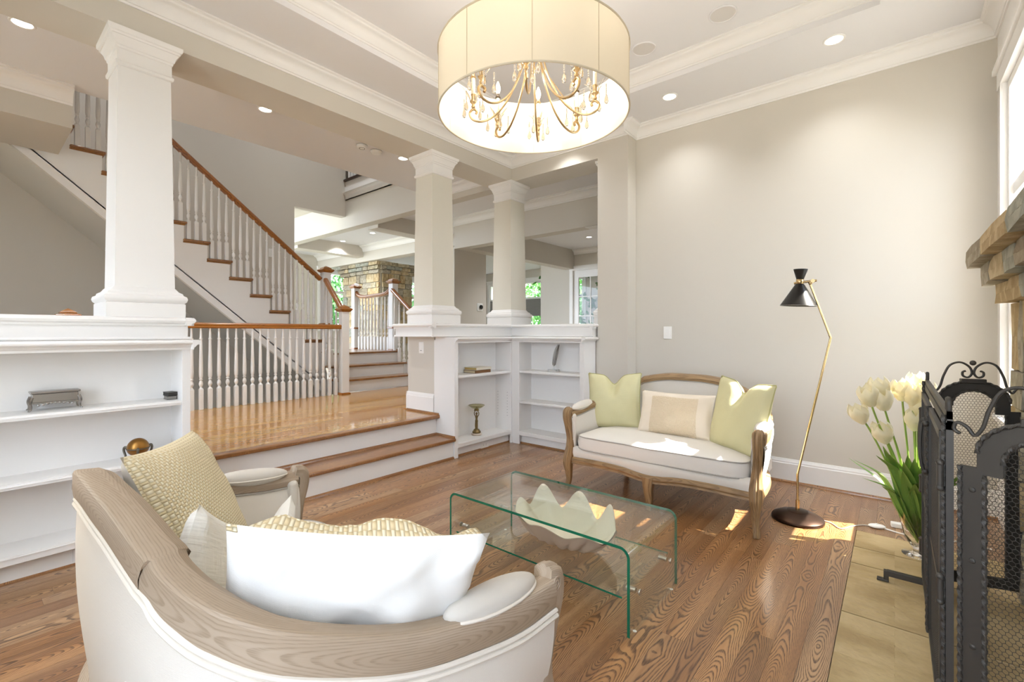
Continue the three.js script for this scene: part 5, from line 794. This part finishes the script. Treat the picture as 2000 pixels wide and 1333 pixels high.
for (const [lab, x, z, r] of [['smoke detector with a dark vent in the hall ceiling', -4.537, -2.854, 0.06], ['plain white detector beside the other in the hall ceiling', -4.552, -3.047, 0.065]]) { const t = thing('smoke_detector', lab, 'detector', [x, HCEIL, z]); mesh('housing', lathe([[0, -0.036], [r * 0.6, -0.036], [r * 0.85, -0.03], [r * 0.95, -0.014], [r, -0.012], [r, -0.0005], [0, -0.0005]], 32), mPlate, t); mesh('vent', new THREE.TorusGeometry(r * 0.5, 0.004, 6, 28).rotateX(Math.PI / 2).translate(0, -0.034, 0), r < 0.062 ? mSlot : mPlate, t); }
for (const [lab, x, z] of [['round white ceiling speaker in the tray', -0.91, -3.365], ['round white ceiling speaker next to the drum shade', -1.49, -3.385]]) { const t = thing('ceiling_speaker', lab, 'speaker', [x, TRAY, z]); mesh('rim', new THREE.TorusGeometry(0.085, 0.006, 8, 40).rotateX(Math.PI / 2).translate(0, -0.003, 0), mCeil, t); mesh('grille', new THREE.CylinderGeometry(0.083, 0.083, 0.004, 40).translate(0, -0.0025, 0), std({ color: 0xdad5d0, roughness: 0.9 }), t); }
{ const t = thing('air_vent', 'white ceiling vent under the far beam', 'vent', [-3.3, 2.7585, -5.88]); mesh('frame', join([bb(-0.16, 0.16, -0.008, 0, -0.07, -0.06), bb(-0.16, 0.16, -0.008, 0, 0.06, 0.07), bb(-0.16, -0.15, -0.008, 0, -0.06, 0.06), bb(0.15, 0.16, -0.008, 0, -0.06, 0.06)]), mPlate, t); for (let i = 0; i < 4; i++) mesh('louvre', bb(-0.15, 0.15, -0.006, -0.001, -0.05 + i * 0.028, -0.036 + i * 0.028), mPlate, t); }
{
  const mCord = std({ color: 0xf3f1ec, roughness: 0.5 });
  tag(mesh('lamp_cord', tube([[-0.36, 0.004, -3.58], [-0.31, 0.004, -3.56], [-0.26, 0.004, -3.5], [-0.21, 0.004, -3.58], [-0.15, 0.004, -3.66], [-0.09, 0.005, -3.67]], 0.0032, 60, 6), std({ color: 0xcfc9bd, roughness: 0.5 })), 'thin pale cord running from the floor lamp base', 'cord');
  tag(mesh('extension_cord', tube([[-0.05, 0.006, -3.67], [0.05, 0.006, -3.64], [0.12, 0.006, -3.69], [0.2, 0.006, -3.66], [0.3, 0.006, -3.72], [0.42, 0.006, -3.7]], 0.0042, 60, 7), mCord), 'white extension cord lying behind the hearth', 'cord');
  const t = thing('foot_switch', 'oval white cord switch on the floor at the hearth corner', 'switch', [-0.085, 0.001, -3.665], 0.3); mesh('housing', new THREE.SphereGeometry(1, 22, 12).scale(0.045, 0.013, 0.026).translate(0, 0.012, 0), mCord, t); mesh('button', new THREE.CylinderGeometry(0.008, 0.008, 0.004, 16).translate(0, 0.025, 0), mPlate, t);
  const p = thing('power_strip', 'white power strip on the floor behind the vase', 'power strip', [0.12, 0.0, -3.77], 0.12); mesh('housing', rb(-0.14, 0.14, 0.001, 0.03, -0.022, 0.022, 0.006), mCord, p); for (let i = 0; i < 4; i++) mesh('socket', rb(-0.11 + i * 0.06, -0.075 + i * 0.06, 0.029, 0.0315, -0.012, 0.012, 0.002, 1), mPlate, p);
}
{ // raised fabric shades in the far windows
  const mSh = std({ color: 0x8d8a86, roughness: 0.9 });
  for (const [lab, x0, x1] of [['grey roman shade in the far window beside the corner column', -9.68, -8.64], ['grey roman shade in the far window behind the corner column', -10.96, -10.04]]) { const t = thing('roman_shade', lab, 'shade', [(x0 + x1) / 2, 1.95, -11.98]); for (let k = 0; k < 3; k++) mesh('fold', rb(-(x1 - x0) / 2, (x1 - x0) / 2, -k * 0.09, 0.1 - k * 0.09, 0.0 + k * 0.01, 0.02 + k * 0.016, 0.006), mSh, t); mesh('panel', bb(-(x1 - x0) / 2, (x1 - x0) / 2, 0.08, 0.38, 0.0, 0.006), mSh, t); }
}
// ---------------------------------------------------------------- garden trees outside the far windows
{
  const mLeafs = [0x3f7a2a, 0x4f8c33, 0x356c28].map((c) => phys({ color: c, roughness: 0.8, transmission: 0.3, thickness: 0, side: THREE.DoubleSide })), mBark = std({ color: 0x5a4636, roughness: 1 });
  const leaf = (() => { const s = new THREE.Shape(); s.moveTo(0, -0.5); s.quadraticCurveTo(0.4, 0, 0, 0.5); s.quadraticCurveTo(-0.4, 0, 0, -0.5); return new THREE.ShapeGeometry(s, 3); })();
  const spots = [[-9.5, -16, 'tall leafy garden tree straight behind the corner column windows'], [-13, -16.5, 'leafy garden tree behind the far corner of the house'], [-17, -9, 'leafy garden tree seen past the left of the stone chimney'], [-17.5, -6, 'leafy garden tree to the far left outside'], [-7.2, -13.6, 'leafy garden tree outside the glazed garden door'], [-17, -12.5, 'leafy garden tree seen past the right of the stone chimney'], [-4.2, -14.5, 'leafy garden tree right of the garden door']];
  spots.forEach(([x, z, lab], i) => {
    const t = thing('garden_tree', lab, 'tree', [x, -0.5, z], 0, 'garden trees'), r = rng(400 + i), n = 3200, m = new THREE.InstancedMesh(leaf, mLeafs[i % 3], n), M = new THREE.Matrix4(), q = new THREE.Quaternion(), e = new THREE.Euler();
    for (let k = 0; k < n; k++) { const a = r() * 2 * Math.PI, u = r() * 2 - 1, rad = Math.pow(r(), 0.4), s = Math.sqrt(1 - u * u); const cl = vnoise(a * 2, u * 4, i); e.set(r() * 6, r() * 6, r() * 6); q.setFromEuler(e); const sc = 0.16 + r() * 0.16; M.compose(V(Math.cos(a) * s * rad * 2.3 * (0.7 + cl * 0.5), 2.7 + u * rad * 2.6, Math.sin(a) * s * rad * 2.3 * (0.7 + cl * 0.5)), q, V(sc, sc, sc)); m.setMatrixAt(k, M); }
    m.name = 'foliage'; m.userData.kind = 'stuff'; add(m, t); mesh('trunk', new THREE.CylinderGeometry(0.1, 0.16, 3, 10).translate(0, 1.5, 0), mBark, t);
  });
}
renderer.render(scene, camera);
